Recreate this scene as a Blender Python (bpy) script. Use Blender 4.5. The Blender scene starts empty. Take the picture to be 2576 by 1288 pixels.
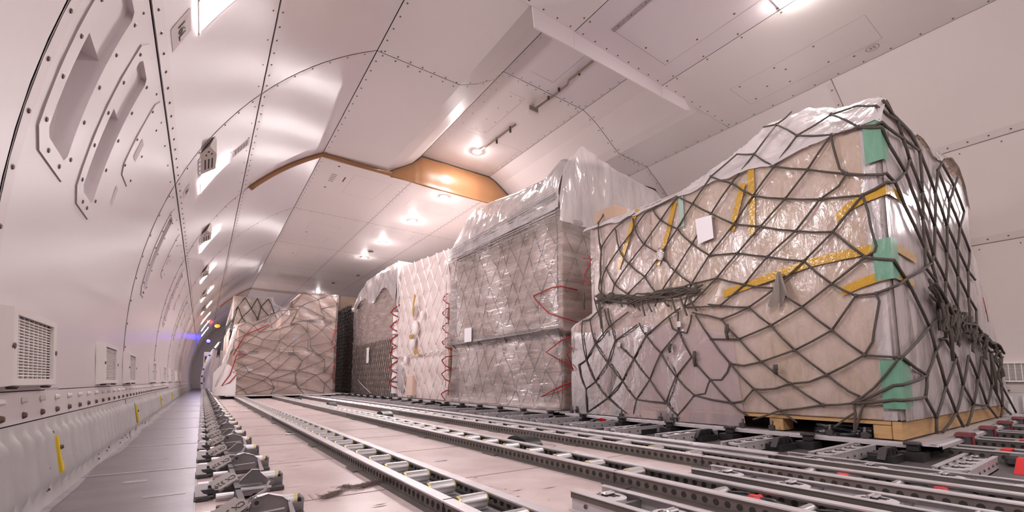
import bpy, bmesh, math, random
from mathutils import Vector, Matrix, noise
random.seed(7)
D=bpy.data; S=bpy.context.scene; COL=S.collection
rad=math.radians
# ---------------------------------------------------------------- helpers
class MB:
    """collects shapes into one mesh"""
    def __init__(s): s.v=[]; s.f=[]; s.m=[]; s.sm=[]
    def add(s,vs,fs,m=0,smooth=False,T=None):
        o=len(s.v)
        if T is not None: vs=[tuple(T@Vector(p)) for p in vs]
        s.v.extend(tuple(p) for p in vs)
        for f in fs:
            s.f.append([i+o for i in f]); s.m.append(m); s.sm.append(smooth)
        return s
    def box(s,x0,x1,y0,y1,z0,z1,m=0,T=None,bev=0):
        if bev:
            b=bev
            def ring(z,i):
                return [(x0+i+b,y0+i,z),(x1-i-b,y0+i,z),(x1-i,y0+i+b,z),(x1-i,y1-i-b,z),(x1-i-b,y1-i,z),(x0+i+b,y1-i,z),(x0+i,y1-i-b,z),(x0+i,y0+i+b,z)]
            vs=ring(z0,b)+ring(z0+b,0)+ring(z1-b,0)+ring(z1,b)
            fs=[list(range(7,-1,-1)),list(range(24,32))]
            for r in range(3):
                for k in range(8):
                    a=r*8+k;c=r*8+(k+1)%8; fs.append([a,c,c+8,a+8])
            return s.add(vs,fs,m,False,T)
        vs=[(x0,y0,z0),(x1,y0,z0),(x1,y1,z0),(x0,y1,z0),(x0,y0,z1),(x1,y0,z1),(x1,y1,z1),(x0,y1,z1)]
        return s.add(vs,[[3,2,1,0],[4,5,6,7],[0,1,5,4],[1,2,6,5],[2,3,7,6],[3,0,4,7]],m,False,T)
    def cyl(s,p0,p1,r,n=12,m=0,r1=None,cap=True,T=None):
        p0=Vector(p0);p1=Vector(p1);r1=r if r1 is None else r1
        d=(p1-p0).normalized();a=d.orthogonal().normalized();b=d.cross(a)
        vs=[];fs=[]
        for p,q in((p0,r),(p1,r1)):
            for k in range(n):
                t=2*math.pi*k/n; vs.append(p+a*math.cos(t)*q+b*math.sin(t)*q)
        fs=[[k,(k+1)%n,n+(k+1)%n,n+k] for k in range(n)]
        s.add(vs,fs,m,True,T)
        if cap: s.add(vs,[list(range(n-1,-1,-1)),list(range(n,2*n))],m,False,T)
        return s
    def tube(s,pts,r,n=6,m=0,T=None):
        P=[Vector(p) for p in pts];vs=[];fs=[];L=len(P);a=None
        for i,p in enumerate(P):
            d=(P[min(i+1,L-1)]-P[max(i-1,0)])
            if d.length<1e-9: d=Vector((0,0,1))
            d.normalize()
            if a is None: a=d.orthogonal().normalized()
            else:
                a=a-d*a.dot(d)
                a=d.orthogonal().normalized() if a.length<1e-6 else a.normalized()
            b=d.cross(a)
            for k in range(n):
                t=2*math.pi*k/n; vs.append(p+a*math.cos(t)*r+b*math.sin(t)*r)
        for i in range(L-1):
            for k in range(n):
                fs.append([i*n+k,i*n+(k+1)%n,(i+1)*n+(k+1)%n,(i+1)*n+k])
        fs.append(list(range(n-1,-1,-1)));fs.append([(L-1)*n+k for k in range(n)])
        return s.add(vs,fs,m,True,T)
    def prism(s,poly,axis,h0,h1,m=0,T=None):
        """poly (a,b) pairs in the plane normal to axis, extruded from h0 to h1"""
        def mk(p,h):
            return (h,p[0],p[1]) if axis=='x' else ((p[0],h,p[1]) if axis=='y' else (p[0],p[1],h))
        n=len(poly);vs=[mk(p,h0) for p in poly]+[mk(p,h1) for p in poly]
        fs=[list(range(n-1,-1,-1)),list(range(n,2*n))]+[[k,(k+1)%n,n+(k+1)%n,n+k] for k in range(n)]
        return s.add(vs,fs,m,False,T)
    def grid(s,fn,nu,nv,m=0,smooth=True):
        vs=[fn(i/nu,j/nv) for j in range(nv+1) for i in range(nu+1)]
        fs=[[j*(nu+1)+i,j*(nu+1)+i+1,(j+1)*(nu+1)+i+1,(j+1)*(nu+1)+i] for j in range(nv) for i in range(nu)]
        return s.add(vs,fs,m,smooth)
    def disc(s,c,nrm,r,n=8,m=0,h=0,r2=None):
        """flat disc, or a low button of height h"""
        c=Vector(c);d=Vector(nrm).normalized();a=d.orthogonal().normalized();b=d.cross(a)
        ring=lambda q,o:[c+d*o+a*math.cos(2*math.pi*k/n)*q+b*math.sin(2*math.pi*k/n)*q for k in range(n)]
        if h:
            vs=ring(r,0)+ring(r*.7 if r2 is None else r2,h)
            return s.add(vs,[list(range(n,2*n))]+[[k,(k+1)%n,n+(k+1)%n,n+k] for k in range(n)],m,False)
        return s.add(ring(r,0),[list(range(n))],m,False)
    def ball(s,c,r,n=8,k=5,m=0,sc=(1,1,1)):
        vs=[];fs=[]
        for j in range(k+1):
            p=math.pi*j/k
            for i in range(n):
                t=2*math.pi*i/n
                vs.append((c[0]+sc[0]*r*math.sin(p)*math.cos(t),c[1]+sc[1]*r*math.sin(p)*math.sin(t),c[2]+sc[2]*r*math.cos(p)))
        for j in range(k):
            for i in range(n): fs.append([j*n+i,(j+1)*n+i,(j+1)*n+(i+1)%n,j*n+(i+1)%n])
        return s.add(vs,fs,m,True)
    def mesh(s,name,mats):
        me=D.meshes.new(name); me.from_pydata([tuple(p) for p in s.v],[],s.f)
        if not isinstance(mats,(list,tuple)): mats=[mats]
        for q in mats: me.materials.append(q)
        me.polygons.foreach_set('material_index',s.m); me.polygons.foreach_set('use_smooth',s.sm)
        me.update(); return me
    def build(s,name,mats,parent=None,loc=None):
        o=D.objects.new(name,s.mesh(name,mats)); COL.objects.link(o)
        if parent is not None: o.parent=parent
        if loc: o.location=loc
        return o
def tag(o,label=None,cat=None,group=None,kind=None):
    if label: o['label']=label
    if cat: o['category']=cat
    if group: o['group']=group
    if kind: o['kind']=kind
    return o
def thing(name,label,cat,loc=(0,0,0),rz=0,group=None):
    o=D.objects.new(name,None); COL.objects.link(o); o.empty_display_size=.05
    o.location=loc; o.rotation_euler=(0,0,rz)
    return tag(o,label,cat,group)
def dup(root,loc=None,label=None,group=None,rz=None):
    r=root.copy(); COL.objects.link(r)
    if loc is not None: r.location=loc
    if rz is not None: r.rotation_euler=(0,0,rz)
    if label: r['label']=label
    if group: r['group']=group
    for ch in list(root.children):
        c=ch.copy(); COL.objects.link(c); c.parent=r
        for g in ch.children:
            e=g.copy(); COL.objects.link(e); e.parent=c
    return r
def struct(name,mb,mats): return tag(mb.build(name,mats),kind='structure')
ORD=['first','second','third','fourth','fifth','sixth','seventh','eighth','ninth','tenth','eleventh','twelfth','thirteenth','fourteenth','fifteenth','sixteenth','seventeenth','eighteenth','nineteenth','twentieth']
_txt={}
def text_mesh(t,size,mat):
    k=(t,size,mat.name)
    if k in _txt: return _txt[k]
    cu=D.curves.new('lettering','FONT'); cu.body=t; cu.size=size; cu.align_x='CENTER'; cu.align_y='CENTER'; cu.extrude=.0006; cu.resolution_u=3
    ob=D.objects.new('lettering_source',cu); COL.objects.link(ob)
    bpy.context.view_layer.update()
    me=D.meshes.new_from_object(ob.evaluated_get(bpy.context.evaluated_depsgraph_get()))
    D.objects.remove(ob); D.curves.remove(cu)
    me.materials.clear(); me.materials.append(mat); me.name='lettering'
    _txt[k]=me; return me
def add_text(t,size,mat,parent,origin,xdir,ydir,name='lettering'):
    o=D.objects.new(name,text_mesh(t,size,mat)); COL.objects.link(o); o.parent=parent
    x=Vector(xdir).normalized(); y=Vector(ydir); y=(y-x*y.dot(x)).normalized(); z=x.cross(y)
    M=Matrix((x,y,z)).transposed().to_4x4(); M.translation=Vector(origin); o.matrix_local=M
    return o
def nz(x,y,z,s=1.0): return noise.noise(Vector((x*s,y*s,z*s)))
# ---------------------------------------------------------------- materials
def mat(name,col,rough=.5,metal=0.0,spec=.5,bump=0,bscale=40,var=0,vscale=3,stretch=(1,1,1),col2=None,emit=None,estr=0,coat=0):
    m=D.materials.new(name); m.use_nodes=True; nt=m.node_tree; N=nt.nodes; L=nt.links
    b=N['Principled BSDF']; b.inputs['Base Color'].default_value=(*col,1); b.inputs['Roughness'].default_value=rough
    b.inputs['Metallic'].default_value=metal; b.inputs['Specular IOR Level'].default_value=spec
    if coat: b.inputs['Coat Weight'].default_value=coat; b.inputs['Coat Roughness'].default_value=.1
    if emit: b.inputs['Emission Color'].default_value=(*emit,1); b.inputs['Emission Strength'].default_value=estr
    if bump or var:
        g=N.new('ShaderNodeNewGeometry'); mp=N.new('ShaderNodeMapping'); mp.inputs['Scale'].default_value=stretch
        L.new(g.outputs['Position'],mp.inputs['Vector'])
    if var:
        n=N.new('ShaderNodeTexNoise'); n.inputs['Scale'].default_value=vscale; n.inputs['Detail'].default_value=6; n.inputs['Roughness'].default_value=.62
        L.new(mp.outputs[0],n.inputs['Vector'])
        r=N.new('ShaderNodeValToRGB'); r.color_ramp.elements[0].position=.5-var/2; r.color_ramp.elements[1].position=.5+var/2
        c2=col2 or tuple(c*.7 for c in col)
        r.color_ramp.elements[0].color=(*c2,1); r.color_ramp.elements[1].color=(*col,1)
        L.new(n.outputs['Fac'],r.inputs['Fac']); L.new(r.outputs['Color'],b.inputs['Base Color'])
    if bump:
        n2=N.new('ShaderNodeTexNoise'); n2.inputs['Scale'].default_value=bscale; n2.inputs['Detail'].default_value=3
        L.new(mp.outputs[0],n2.inputs['Vector'])
        bp=N.new('ShaderNodeBump'); bp.inputs['Strength'].default_value=bump; bp.inputs['Distance'].default_value=.01
        L.new(n2.outputs['Fac'],bp.inputs['Height']); L.new(bp.outputs['Normal'],b.inputs['Normal'])
    return m
def film(name,tint,lo,hi,gloss=.25,rough=.12,scale=6,stretch=(1,1,1),bump=.6,bscale=18,bstretch=(1,1,1),db=True):
    """clear plastic sheet: see-through film, milky folds, glossy wrinkles"""
    m=D.materials.new(name); m.use_nodes=True; nt=m.node_tree; N=nt.nodes; L=nt.links; N.remove(N['Principled BSDF'])
    out=N['Material Output']; g=N.new('ShaderNodeNewGeometry')
    mp=N.new('ShaderNodeMapping'); mp.inputs['Scale'].default_value=stretch; L.new(g.outputs['Position'],mp.inputs['Vector'])
    mb=N.new('ShaderNodeMapping'); mb.inputs['Scale'].default_value=bstretch; L.new(g.outputs['Position'],mb.inputs['Vector'])
    n=N.new('ShaderNodeTexNoise'); n.inputs['Scale'].default_value=scale; n.inputs['Detail'].default_value=5; L.new(mp.outputs[0],n.inputs['Vector'])
    r=N.new('ShaderNodeMapRange'); r.inputs['From Min'].default_value=.35; r.inputs['From Max'].default_value=.68
    r.inputs['To Min'].default_value=lo; r.inputs['To Max'].default_value=hi; L.new(n.outputs['Fac'],r.inputs['Value'])
    n2=N.new('ShaderNodeTexNoise'); n2.inputs['Scale'].default_value=bscale; n2.inputs['Detail'].default_value=4; n2.inputs['Distortion'].default_value=.8; L.new(mb.outputs[0],n2.inputs['Vector'])
    bp=N.new('ShaderNodeBump'); bp.inputs['Strength'].default_value=bump; bp.inputs['Distance'].default_value=.02; L.new(n2.outputs['Fac'],bp.inputs['Height'])
    t=N.new('ShaderNodeBsdfTransparent'); d=N.new('ShaderNodeBsdfDiffuse'); d.inputs['Color'].default_value=(*tint,1)
    tl=N.new('ShaderNodeBsdfTranslucent'); tl.inputs['Color'].default_value=(*tint,1)
    md=N.new('ShaderNodeMixShader'); md.inputs[0].default_value=.3; L.new(d.outputs[0],md.inputs[1]); L.new(tl.outputs[0],md.inputs[2])
    x=N.new('ShaderNodeMixShader'); L.new(r.outputs[0],x.inputs[0]); L.new(t.outputs[0],x.inputs[1]); L.new(md.outputs[0],x.inputs[2])
    gl=N.new('ShaderNodeBsdfGlossy'); gl.inputs['Roughness'].default_value=rough; L.new(bp.outputs[0],gl.inputs['Normal'])
    if db: L.new(bp.outputs[0],d.inputs['Normal'])
    fr=N.new('ShaderNodeFresnel'); fr.inputs['IOR'].default_value=1.5; L.new(bp.outputs[0],fr.inputs['Normal'])
    mu=N.new('ShaderNodeMath'); mu.operation='MULTIPLY_ADD'; mu.inputs[1].default_value=1.0; mu.inputs[2].default_value=gloss*.2; L.new(fr.outputs[0],mu.inputs[0])
    x2=N.new('ShaderNodeMixShader'); L.new(mu.outputs[0],x2.inputs[0]); L.new(x.outputs[0],x2.inputs[1]); L.new(gl.outputs[0],x2.inputs[2])
    L.new(x2.outputs[0],out.inputs['Surface']); return m
def emis(name,col,strength):
    m=D.materials.new(name); m.use_nodes=True; b=m.node_tree.nodes['Principled BSDF']
    b.inputs['Base Color'].default_value=(*[c*.8 for c in col],1); b.inputs['Emission Color'].default_value=(*col,1); b.inputs['Emission Strength'].default_value=strength
    return m
M={}
M['wall']=mat('wall_paint',(.70,.655,.67),.30,var=.5,vscale=.9,col2=(.66,.605,.62),bump=.05,bscale=3)
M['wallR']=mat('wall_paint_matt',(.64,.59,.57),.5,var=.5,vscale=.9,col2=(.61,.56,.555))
M['strip']=mat('seam_strip_paint',(.66,.60,.605),.34)
M['ceil']=mat('ceiling_paint',(.66,.605,.585),.5,var=.5,vscale=.8,col2=(.63,.575,.565))
M['ceilw']=mat('ceiling_paint_cool',(.61,.545,.56),.5)
M['seam']=mat('seam_shadow_gap',(.035,.027,.025),.8)
M['line']=mat('hatch_outline',(.33,.27,.26),.6)
M['screw']=mat('screw_steel',(.10,.08,.075),.45,.6)
M['screww']=mat('screw_painted',(.72,.68,.66),.35)
M['rust']=mat('screw_rusty',(.12,.07,.05),.6,.3)
M['floor']=mat('floor_panel',(.62,.52,.505),.30,var=.30,vscale=4.5,col2=(.47,.375,.365),bump=.03,bscale=30)
M['aisle']=mat('aisle_floor',(.165,.137,.150),.36,var=.5,vscale=5,stretch=(1,2.2,1),col2=(.095,.077,.086),bump=.06,bscale=30)
M['aisle2']=mat('aisle_wear_stripe',(.33,.285,.30),.4,var=.45,vscale=14,col2=(.17,.14,.155))
M['kick']=mat('kick_panel_metal',(.62,.615,.615),.36,.2,var=.5,vscale=7,stretch=(1,1,.5),col2=(.50,.48,.48))
M['alu']=mat('aluminium',(.70,.67,.69),.40,.5,var=.5,vscale=14,col2=(.54,.51,.53))
M['steel']=mat('bright_steel',(.55,.53,.545),.36,.9)
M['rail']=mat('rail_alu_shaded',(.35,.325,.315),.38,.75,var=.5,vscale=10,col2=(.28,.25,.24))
M['dark']=mat('cast_dark_grey',(.085,.077,.08),.42,.35,var=.5,vscale=20,col2=(.05,.045,.046))
M['dark3']=mat('cast_black_grey',(.035,.031,.033),.4,.3)
M['under']=mat('floor_shade_under_pallets',(.11,.095,.095),.5,var=.4,vscale=6,col2=(.07,.06,.06))  # dark tone paints in the shade beneath the pallets
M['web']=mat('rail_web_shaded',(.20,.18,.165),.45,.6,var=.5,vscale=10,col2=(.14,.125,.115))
M['disc']=mat('castor_disc',(.62,.585,.605),.38,.35)
M['dark2']=mat('cast_mid_grey',(.25,.235,.24),.34,.6,var=.5,vscale=18,col2=(.17,.155,.16))
M['black']=mat('black_plastic',(.02,.02,.022),.35)
M['hole']=mat('hole_dark',(.02,.017,.016),.8)
M['yellow']=mat('yellow_paint',(.80,.58,.02),.4)
M['brass']=mat('brass_bushing',(.52,.47,.22),.4,.4)
M['rope']=mat('grey_rope',(.095,.078,.066),.8,bump=.6,bscale=220)
M['rope2']=mat('thin_dark_rope',(.13,.105,.095),.8)
M['wrope']=mat('white_rope',(.82,.77,.75),.45)
M['red']=mat('red_strap',(.36,.022,.025),.6)
M['redp']=mat('red_paint',(.60,.02,.025),.4)
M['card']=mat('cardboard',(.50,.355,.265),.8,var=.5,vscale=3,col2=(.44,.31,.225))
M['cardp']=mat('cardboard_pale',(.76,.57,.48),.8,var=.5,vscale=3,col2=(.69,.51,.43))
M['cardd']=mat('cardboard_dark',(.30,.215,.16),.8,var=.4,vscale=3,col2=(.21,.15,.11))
M['ply']=mat('pale_plywood',(.80,.595,.415),.6,var=.45,vscale=3,stretch=(1,1,.35),col2=(.71,.51,.345))
M['wood']=mat('pallet_wood',(.56,.35,.16),.6,var=.45,vscale=6,stretch=(1,1,8),col2=(.42,.25,.11))
M['white']=mat('white_card',(.80,.77,.80),.5)
M['foam']=mat('white_foam',(.84,.80,.79),.5,bump=.5,bscale=14)
M['bagp']=mat('pink_white_bags',(.78,.67,.64),.45,bump=.5,bscale=9)
M['slot']=mat('carton_slot_dark',(.10,.09,.10),.6)
M['tape']=mat('amber_tape',(.56,.33,.03),.18,coat=.8,bump=.18,bscale=60,var=.5,vscale=20,col2=(.49,.27,.02))
M['gtape']=mat('green_tape',(.17,.36,.25),.35,bump=.4,bscale=60,var=.5,vscale=25,stretch=(1,1,.2),col2=(.10,.26,.17))
M['highlight_crease']=mat('film_highlight_crease',(.86,.80,.80),.12,coat=.6)  # glossy white ridges that stand in for sharp highlights on the film
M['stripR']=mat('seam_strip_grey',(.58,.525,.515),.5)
M['gtape2']=mat('pale_green_tape',(.34,.47,.39),.4)
M['curt']=mat('brown_vinyl',(.33,.165,.075),.36,var=.5,vscale=4,col2=(.27,.13,.058),bump=.15,bscale=9)
M['cloth']=mat('grey_rag',(.27,.235,.21),.9)
M['foil']=mat('foil_wrap',(.62,.58,.56),.2,.9,bump=1.0,bscale=90)
M['beige']=mat('beige_plastic',(.60,.545,.50),.5)
M['placard']=mat('beige_placard',(.56,.47,.46),.5)
M['grey']=mat('grey_print',(.24,.20,.20),.6)
M['gplac']=mat('grey_placard',(.40,.37,.42),.5)
M['print']=mat('black_print',(.03,.028,.03),.6)
M['grill']=mat('grille_plastic',(.76,.72,.70),.42)
M['grilld']=mat('grille_dark_inside',(.10,.085,.07),.8)
M['bfilm']=mat('black_stretch_film',(.012,.012,.016),.12,bump=1.0,bscale=30,stretch=(1,.25,4))
M['net_bk']=mat('dark_net_bundle',(.045,.038,.037),.7)
M['dust']=mat('dust_fluff',(.20,.15,.14),1.0)
M['lampw']=emis('wall_lamp_diffuser',(1,.92,.93),21)
M['lampwr_fill']=emis('added_wall_lamp_diffuser',(1,.92,.92),7)  # for the added lamps on the right wall
M['bulb']=emis('ceiling_bulb',(1,.91,.91),250)
M['lampc']=emis('ceiling_lamp_tube',(1,.92,.885),46)
M['blue']=emis('blue_led',(.008,.006,1.0),18)
M['orange']=emis('orange_lamp',(1.0,.13,.006),.9)
M['filmA']=film('clear_sheet_over_crate',(.94,.80,.77),.20,.54,.12,.20,5,(1,1,.5),.45,16,(1,1.4,.5))
M['filmG']=film('clear_pink_sheet',(.95,.76,.71),.14,.42,.12,.2,4,(.5,1,2.2),.4,14,(.6,1,1.4))
M['filmP']=film('hazy_purple_sheet',(.70,.56,.58),.45,.70,.25,.2,4,(1,1,.4),.5,10,(1,1,.5))
M['filmN']=film('milky_sheet',(.84,.75,.76),.66,.90,.2,.2,4,(1,1,.35),.25,9,(1.2,1.2,.35))
M['cover']=film('white_crinkled_cover',(.90,.85,.86),.86,.99,.5,.16,6,(1,1,1),.9,7,(1,1,1))
M['wrap']=film('stretch_wrap',(.94,.82,.80),.14,.44,.5,.06,5,(.6,.6,3),1.1,5,(1,.45,8),db=False)
M['hood']=film('white_plastic_hood',(.90,.84,.84),.60,.92,.6,.14,3,(1.6,1.6,.6),.8,7,(2,2,.6))

# ---------------------------------------------------------------- cargo hold shell
R=2.845; XL=2.461; XR=3.03; ZC=.58; CZ=3.03; CXL=1.02; CXR=4.47
AF=-11.76; AC=59.5; Y0=-4.64; Y1=23.4
FR=[1.375+2.004*k for k in range(-3,12)]     # frame stations
def WL(Y,a,dr=0): a=rad(a); return (XL-(R-dr)*math.cos(a),Y,ZC+(R-dr)*math.sin(a))
def WR(Y,a,dr=0): a=rad(a); return (XR+(R-dr)*math.cos(a),Y,ZC+(R-dr)*math.sin(a))
# window recesses on the left wall: (Y0,Y1) of flange, (Y0,Y1) of pocket
RECESS=[((1.47,1.775),(1.53,1.715)),((1.87,2.135),(1.93,2.085)),((3.70,3.93),(3.745,3.885)),((5.70,5.93),(5.745,5.885)),((7.70,7.93),(7.745,7.885)),((9.70,9.93),(9.745,9.885))]
PA0,PA1=7.5,18.2
def wallside(name,F,mats,recs):
    mb=MB(); g=.0035
    for k in range(len(FR)-1):
        ya,yb=FR[k]+g,FR[k+1]-g
        for (a0,a1) in ((-5.5,20.05),(20.2,38.05),(38.2,AC)):
            ys=[ya]+[y for r in recs for y in r[1] if ya<y<yb and a0<PA0<a1]+[yb]
            n=max(4,int((a1-a0)/2.2)); an=[a0+(a1-a0)*i/n for i in range(n+1)]
            if len(ys)>2: an=sorted(set([round(a,3) for a in an if abs(a-PA0)>.6 and abs(a-PA1)>.6]+[PA0,PA1]))
            vs=[F(y,a) for a in an for y in ys]; fs=[]; w=len(ys)
            for j in range(len(an)-1):
                for i in range(w-1):
                    ym=(ys[i]+ys[i+1])/2; am=(an[j]+an[j+1])/2
                    if PA0<am<PA1 and any(r[1][0]<ym<r[1][1] for r in recs): continue
                    q=[j*w+i,j*w+i+1,(j+1)*w+i+1,(j+1)*w+i]
                    fs.append(q if F is WL else q[::-1])
            mb.add(vs,fs,0,True)
    # sill strip between wall panel and kick panel
    mb.grid(lambda u,v:F(FR[0]+u*(FR[-1]-FR[0]),-7.1+v*1.55,.004),1,2,0)
    # dark outer skin seen only through the seams
    mb.grid(lambda u,v:F(FR[0]+u*(FR[-1]-FR[0]),AF-2+v*(AC+4-AF),-.13 if F is WL else -.004),1,30,1)
    return struct(name,mb,mats)
wallside('wall_left',WL,[M['wall'],M['seam']],RECESS)
wallside('wall_right',WR,[M['wallR'],M['line']],[])
# seam strips with their screws
def strips(name,F,side):
    mb=MB()
    for a0 in (20.25,38.25):
        for k in range(len(FR)-1):
            ya,yb=FR[k]+.012,FR[k+1]-.012
            mb.grid(lambda u,v:F(ya+u*(yb-ya),a0+v*1.25,.0025),1,2,0)
            if yb<12:
                n=16
                for i in range(n):
                    y=ya+(yb-ya)*(i+.5)/n; p=Vector(F(y,a0+.62,.003)); q=Vector(F(y,a0+.62,.05))
                    mb.disc(p,q-p,.0068,6,1,.003)
            if yb<6:
                for i in range(8):
                    y=ya+(yb-ya)*(i+.5)/8; p=Vector(F(y,a0-1.0,0)); q=Vector(F(y,a0-1.0,.05)); mb.disc(p,q-p,.006,6,1,.003)
    for k,Y in enumerate(FR):
        for (a0,a1) in ((-5.2,19.9),(21.6,37.9),(39.6,59)):
            mb.grid(lambda u,v:F(Y+.007+u*.045,a0+v*(a1-a0),.0015),1,10,0)
            if Y<12:
                n=9 if a0<0 else 6
                for i in range(n):
                    a=a0+(a1-a0)*(i+.5)/n; yy=Y+.028
                    p=Vector(F(yy,a,.002)); q=Vector(F(yy,a,.05)); mb.disc(p,q-p,.0068,6,1,.003)
    return struct(name,mb,[M['strip'] if F is WL else M['stripR'],M['screw']])
strips('trim_1',WL,-1); strips('trim_2',WR,1)
# kick panels: corrugated metal along both floor edges
def kick(name,F,yfrom,yto):
    mb=MB()
    for k in range(len(FR)-1):
        ya,yb=FR[k]+.004,FR[k+1]-.004
        if yb<yfrom or ya>yto: continue
        n=22; sub=8; N=n*sub if yb<10 else n*4
        def fn(u,v):
            a=-7.15+v*(AF+7.15-.0); y=ya+u*(yb-ya)
            ph=(u*n)%1.0; rib=max(0,1-abs(ph-.5)/.26); env=min(1,max(0,(v-.10)/.08))*min(1,max(0,(.86-v)/.1))
            return F(y,a,.006+.016*(rib*rib*(3-2*rib))*env)
        mb.grid(fn,N,14,0)
        if yb<9:
            for i in range(13):
                y=ya+(yb-ya)*(i+.5)/13
                for a,m,r,h in ((-6.75,2,.009,.006),(-6.0,1,.009,.010)):
                    p=Vector(F(y,a,.005)); q=Vector(F(y,a,.05)); mb.disc(p,q-p,r,7,m,h)
            for i in range(26):
                y=ya+(yb-ya)*random.random(); a=-9.6-1.8*random.random(); p=Vector(F(y,a,.007)); q=Vector(F(y,a,.05)); mb.disc(p,q-p,.0045,6,2,.003)
    return struct(name,mb,[M['kick'],M['screww'],M['rust']])
kick('baseboard_left',WL,-6,30); kick('baseboard_right',WR,-1,6)
mb=MB()
for Y in FR[1:9]: mb.grid(lambda u,v:WL(Y-.006+u*.012,AF+v*4.7,.0075),1,5,0)
struct('trim_3',mb,M['seam'])
# ---- floor
mb=MB(); mb.box(.005,1.965,Y0,Y1,-.05,0); struct('floor',mb,M['floor'])
mb=MB(); mb.box(1.968,5.72,Y0,Y1,-.05,-.001); struct('floor',mb,M['under'])  # right lane floor, pallet shade put into its colour
mb=MB(); mb.box(-.36,.003,Y0,Y1,-.05,.002,0)
for i,y in enumerate([2.12,2.93,3.9,4.9,6.0,7.3,8.6,10,11.5,13.2]): mb.box(-.33,.0,y-.012,y+.012,.001,.0032,1)
for (x,y,w,h) in ((-.16,1.93,.03,.02),(-.07,1.66,.05,.016),(-.13,2.42,.035,.012),(-.12,3.3,.05,.02)): mb.box(x-w,x+w,y-h,y+h,.001,.0028,1)
mb.grid(lambda u,v:(-.335+v*.035*(1+.35*math.sin(u*33)+.2*math.sin(u*71)),1.0+u*9,.0026),80,1,1)
o=struct('floor',mb,[M['aisle'],M['aisle2']])
mb=MB(); mb.box(5.72,5.86,Y0,Y1,-.05,.002); struct('floor',mb,M['aisle'])
mb=MB()          # joints and scuffs between floor panels
for y in (.62,1.36,2.02,2.62,3.1,3.75,4.6,5.6,6.8,8.2): mb.box(.22,1.62,y-.003,y+.003,-.002,.0009)
for i in range(230):
    x=random.uniform(.24,1.58); y=.7+8*random.random()**2; l=random.uniform(.004,.032)*(1 if i%7 else 1.6); w=random.uniform(.0008,.004)
    mb.add([(x-l,y,.0008),(x,y-w,.0008),(x+l,y+w*.4,.0008),(x+.2*l,y+w,.0008)],[[0,1,2,3]],0)
struct('trim_4',mb,mat('floor_scuffs',(.27,.205,.195),.7))
# ---- ceiling
PROF=[(CXL,3.03),(1.79,3.045),(1.97,3.13),(2.14,3.24),(2.20,3.31),(2.27,3.385),(3.36,3.39),(3.44,3.36),(3.55,3.31),(3.72,3.20),(3.86,3.10),(3.95,3.05),(CXR,3.03)]
BY=2.31; CY=5.40; FY=14.7
mb=MB(); g=.003
def flat(x0,x1,y0,y1,z=CZ,m=0): mb.add([(x0+g,y0+g,z),(x0+g,y1-g,z),(x1-g,y1-g,z),(x1-g,y0+g,z)],[[0,1,2,3]],m)
for (ya,yb) in ((Y0,-2.6),(-2.6,-.63),(-.63,BY)):
    flat(CXL,2.21,ya,yb); flat(2.21,3.30,ya,yb,CZ,2); flat(3.30,CXR,ya,yb)
for (ya,yb) in ((BY,3.379),(3.379,CY)):
    secs=[(0,5),(5,6),(6,12)]
    for (i0,i1) in secs:
        for i in range(i0,i1):
            (xa,za),(xb,zb)=PROF[i],PROF[i+1]
            e0=g if i==i0 else 0; e1=g if i==i1-1 else 0
            mb.add([(xa+e0,ya+g,za),(xa+e0,yb-g,za),(xb-e1,yb-g,zb),(xb-e1,ya+g,zb)],[[0,1,2,3]],0 if i!=5 or ya>3 else 2,0<i<5 or 6<i<11)
fy=[CY]+[f for f in FR if CY+.3<f<FY]+[FY,18,Y1]
for ya,yb in zip(fy,fy[1:]):
    for xa,xb in ((CXL,2.18),(2.18,3.30),(3.30,CXR)): flat(xa,xb,ya,yb)
mb.add([(.9,Y0,3.62),(.9,Y1,3.62),(4.6,Y1,3.62),(4.6,Y0,3.62)],[[0,1,2,3]],1)
mb.add([(.9,Y0,3.02),(.9,Y1,3.02),(.9,Y1,3.62),(.9,Y0,3.62)],[[0,1,2,3]],1); mb.add([(4.6,Y0,3.02),(4.6,Y1,3.02),(4.6,Y1,3.62),(4.6,Y0,3.62)],[[0,1,2,3]],1)
for Y in (BY,CY): mb.add([(1.0,Y,CZ+.003),(4.5,Y,CZ+.003),(4.5,Y,3.6),(1.0,Y,3.6)],[[0,1,2,3]],0)
ceil_o=struct('ceiling',mb,[M['ceil'],M['seam'],M['ceilw']])
# raise the blanking plates of the recess ends so only the part above the profile shows is kept closed by the profile itself
mb=MB()
def crow(x0,y0,x1,y1,z,n,r=.0075):
    for i in range(n):
        t=(i+.5)/n; mb.disc((x0+(x1-x0)*t,y0+(y1-y0)*t,z-.0005),(0,0,-1),r,6,0,.003)
for x in (CXL+.03,CXR-.03): crow(x,-.6,x,BY,CZ,16); crow(x,BY,x,CY,CZ,22); crow(x,CY,x,10,CZ,34,.006)
for x in (2.21,3.30): crow(x-.03,-.3,x-.03,BY,CZ,9); crow(x+.03,-.3,x+.03,BY,CZ,9)
for y in (BY-.03,): crow(CXL,y,CXR,y,CZ,26)
for x in (CXL+.0,): pass
for y0 in (3.379-.03,3.379+.03):
    crow(CXL,y0,1.79,y0,CZ,7); crow(3.95,y0,CXR,y0,CZ+.005,6); crow(2.3,y0,3.33,y0,3.388,9)
    for i in (1,2,3,4,7,8,9,10):
        (xa,za),(xb,zb)=PROF[i],PROF[i+1]; mb.disc(((xa+xb)/2,y0,(za+zb)/2-.002),(zb-za,0,-(xb-xa)),.007,6,0,.003)
for x in (2.30,3.33): crow(x,BY+.1,x,CY-.1,3.388,24,.006)
for x in (2.18,3.30):
    for dx in (-.028,.028): crow(x+dx,CY,x+dx,11.4,CZ,44,.006)
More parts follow.
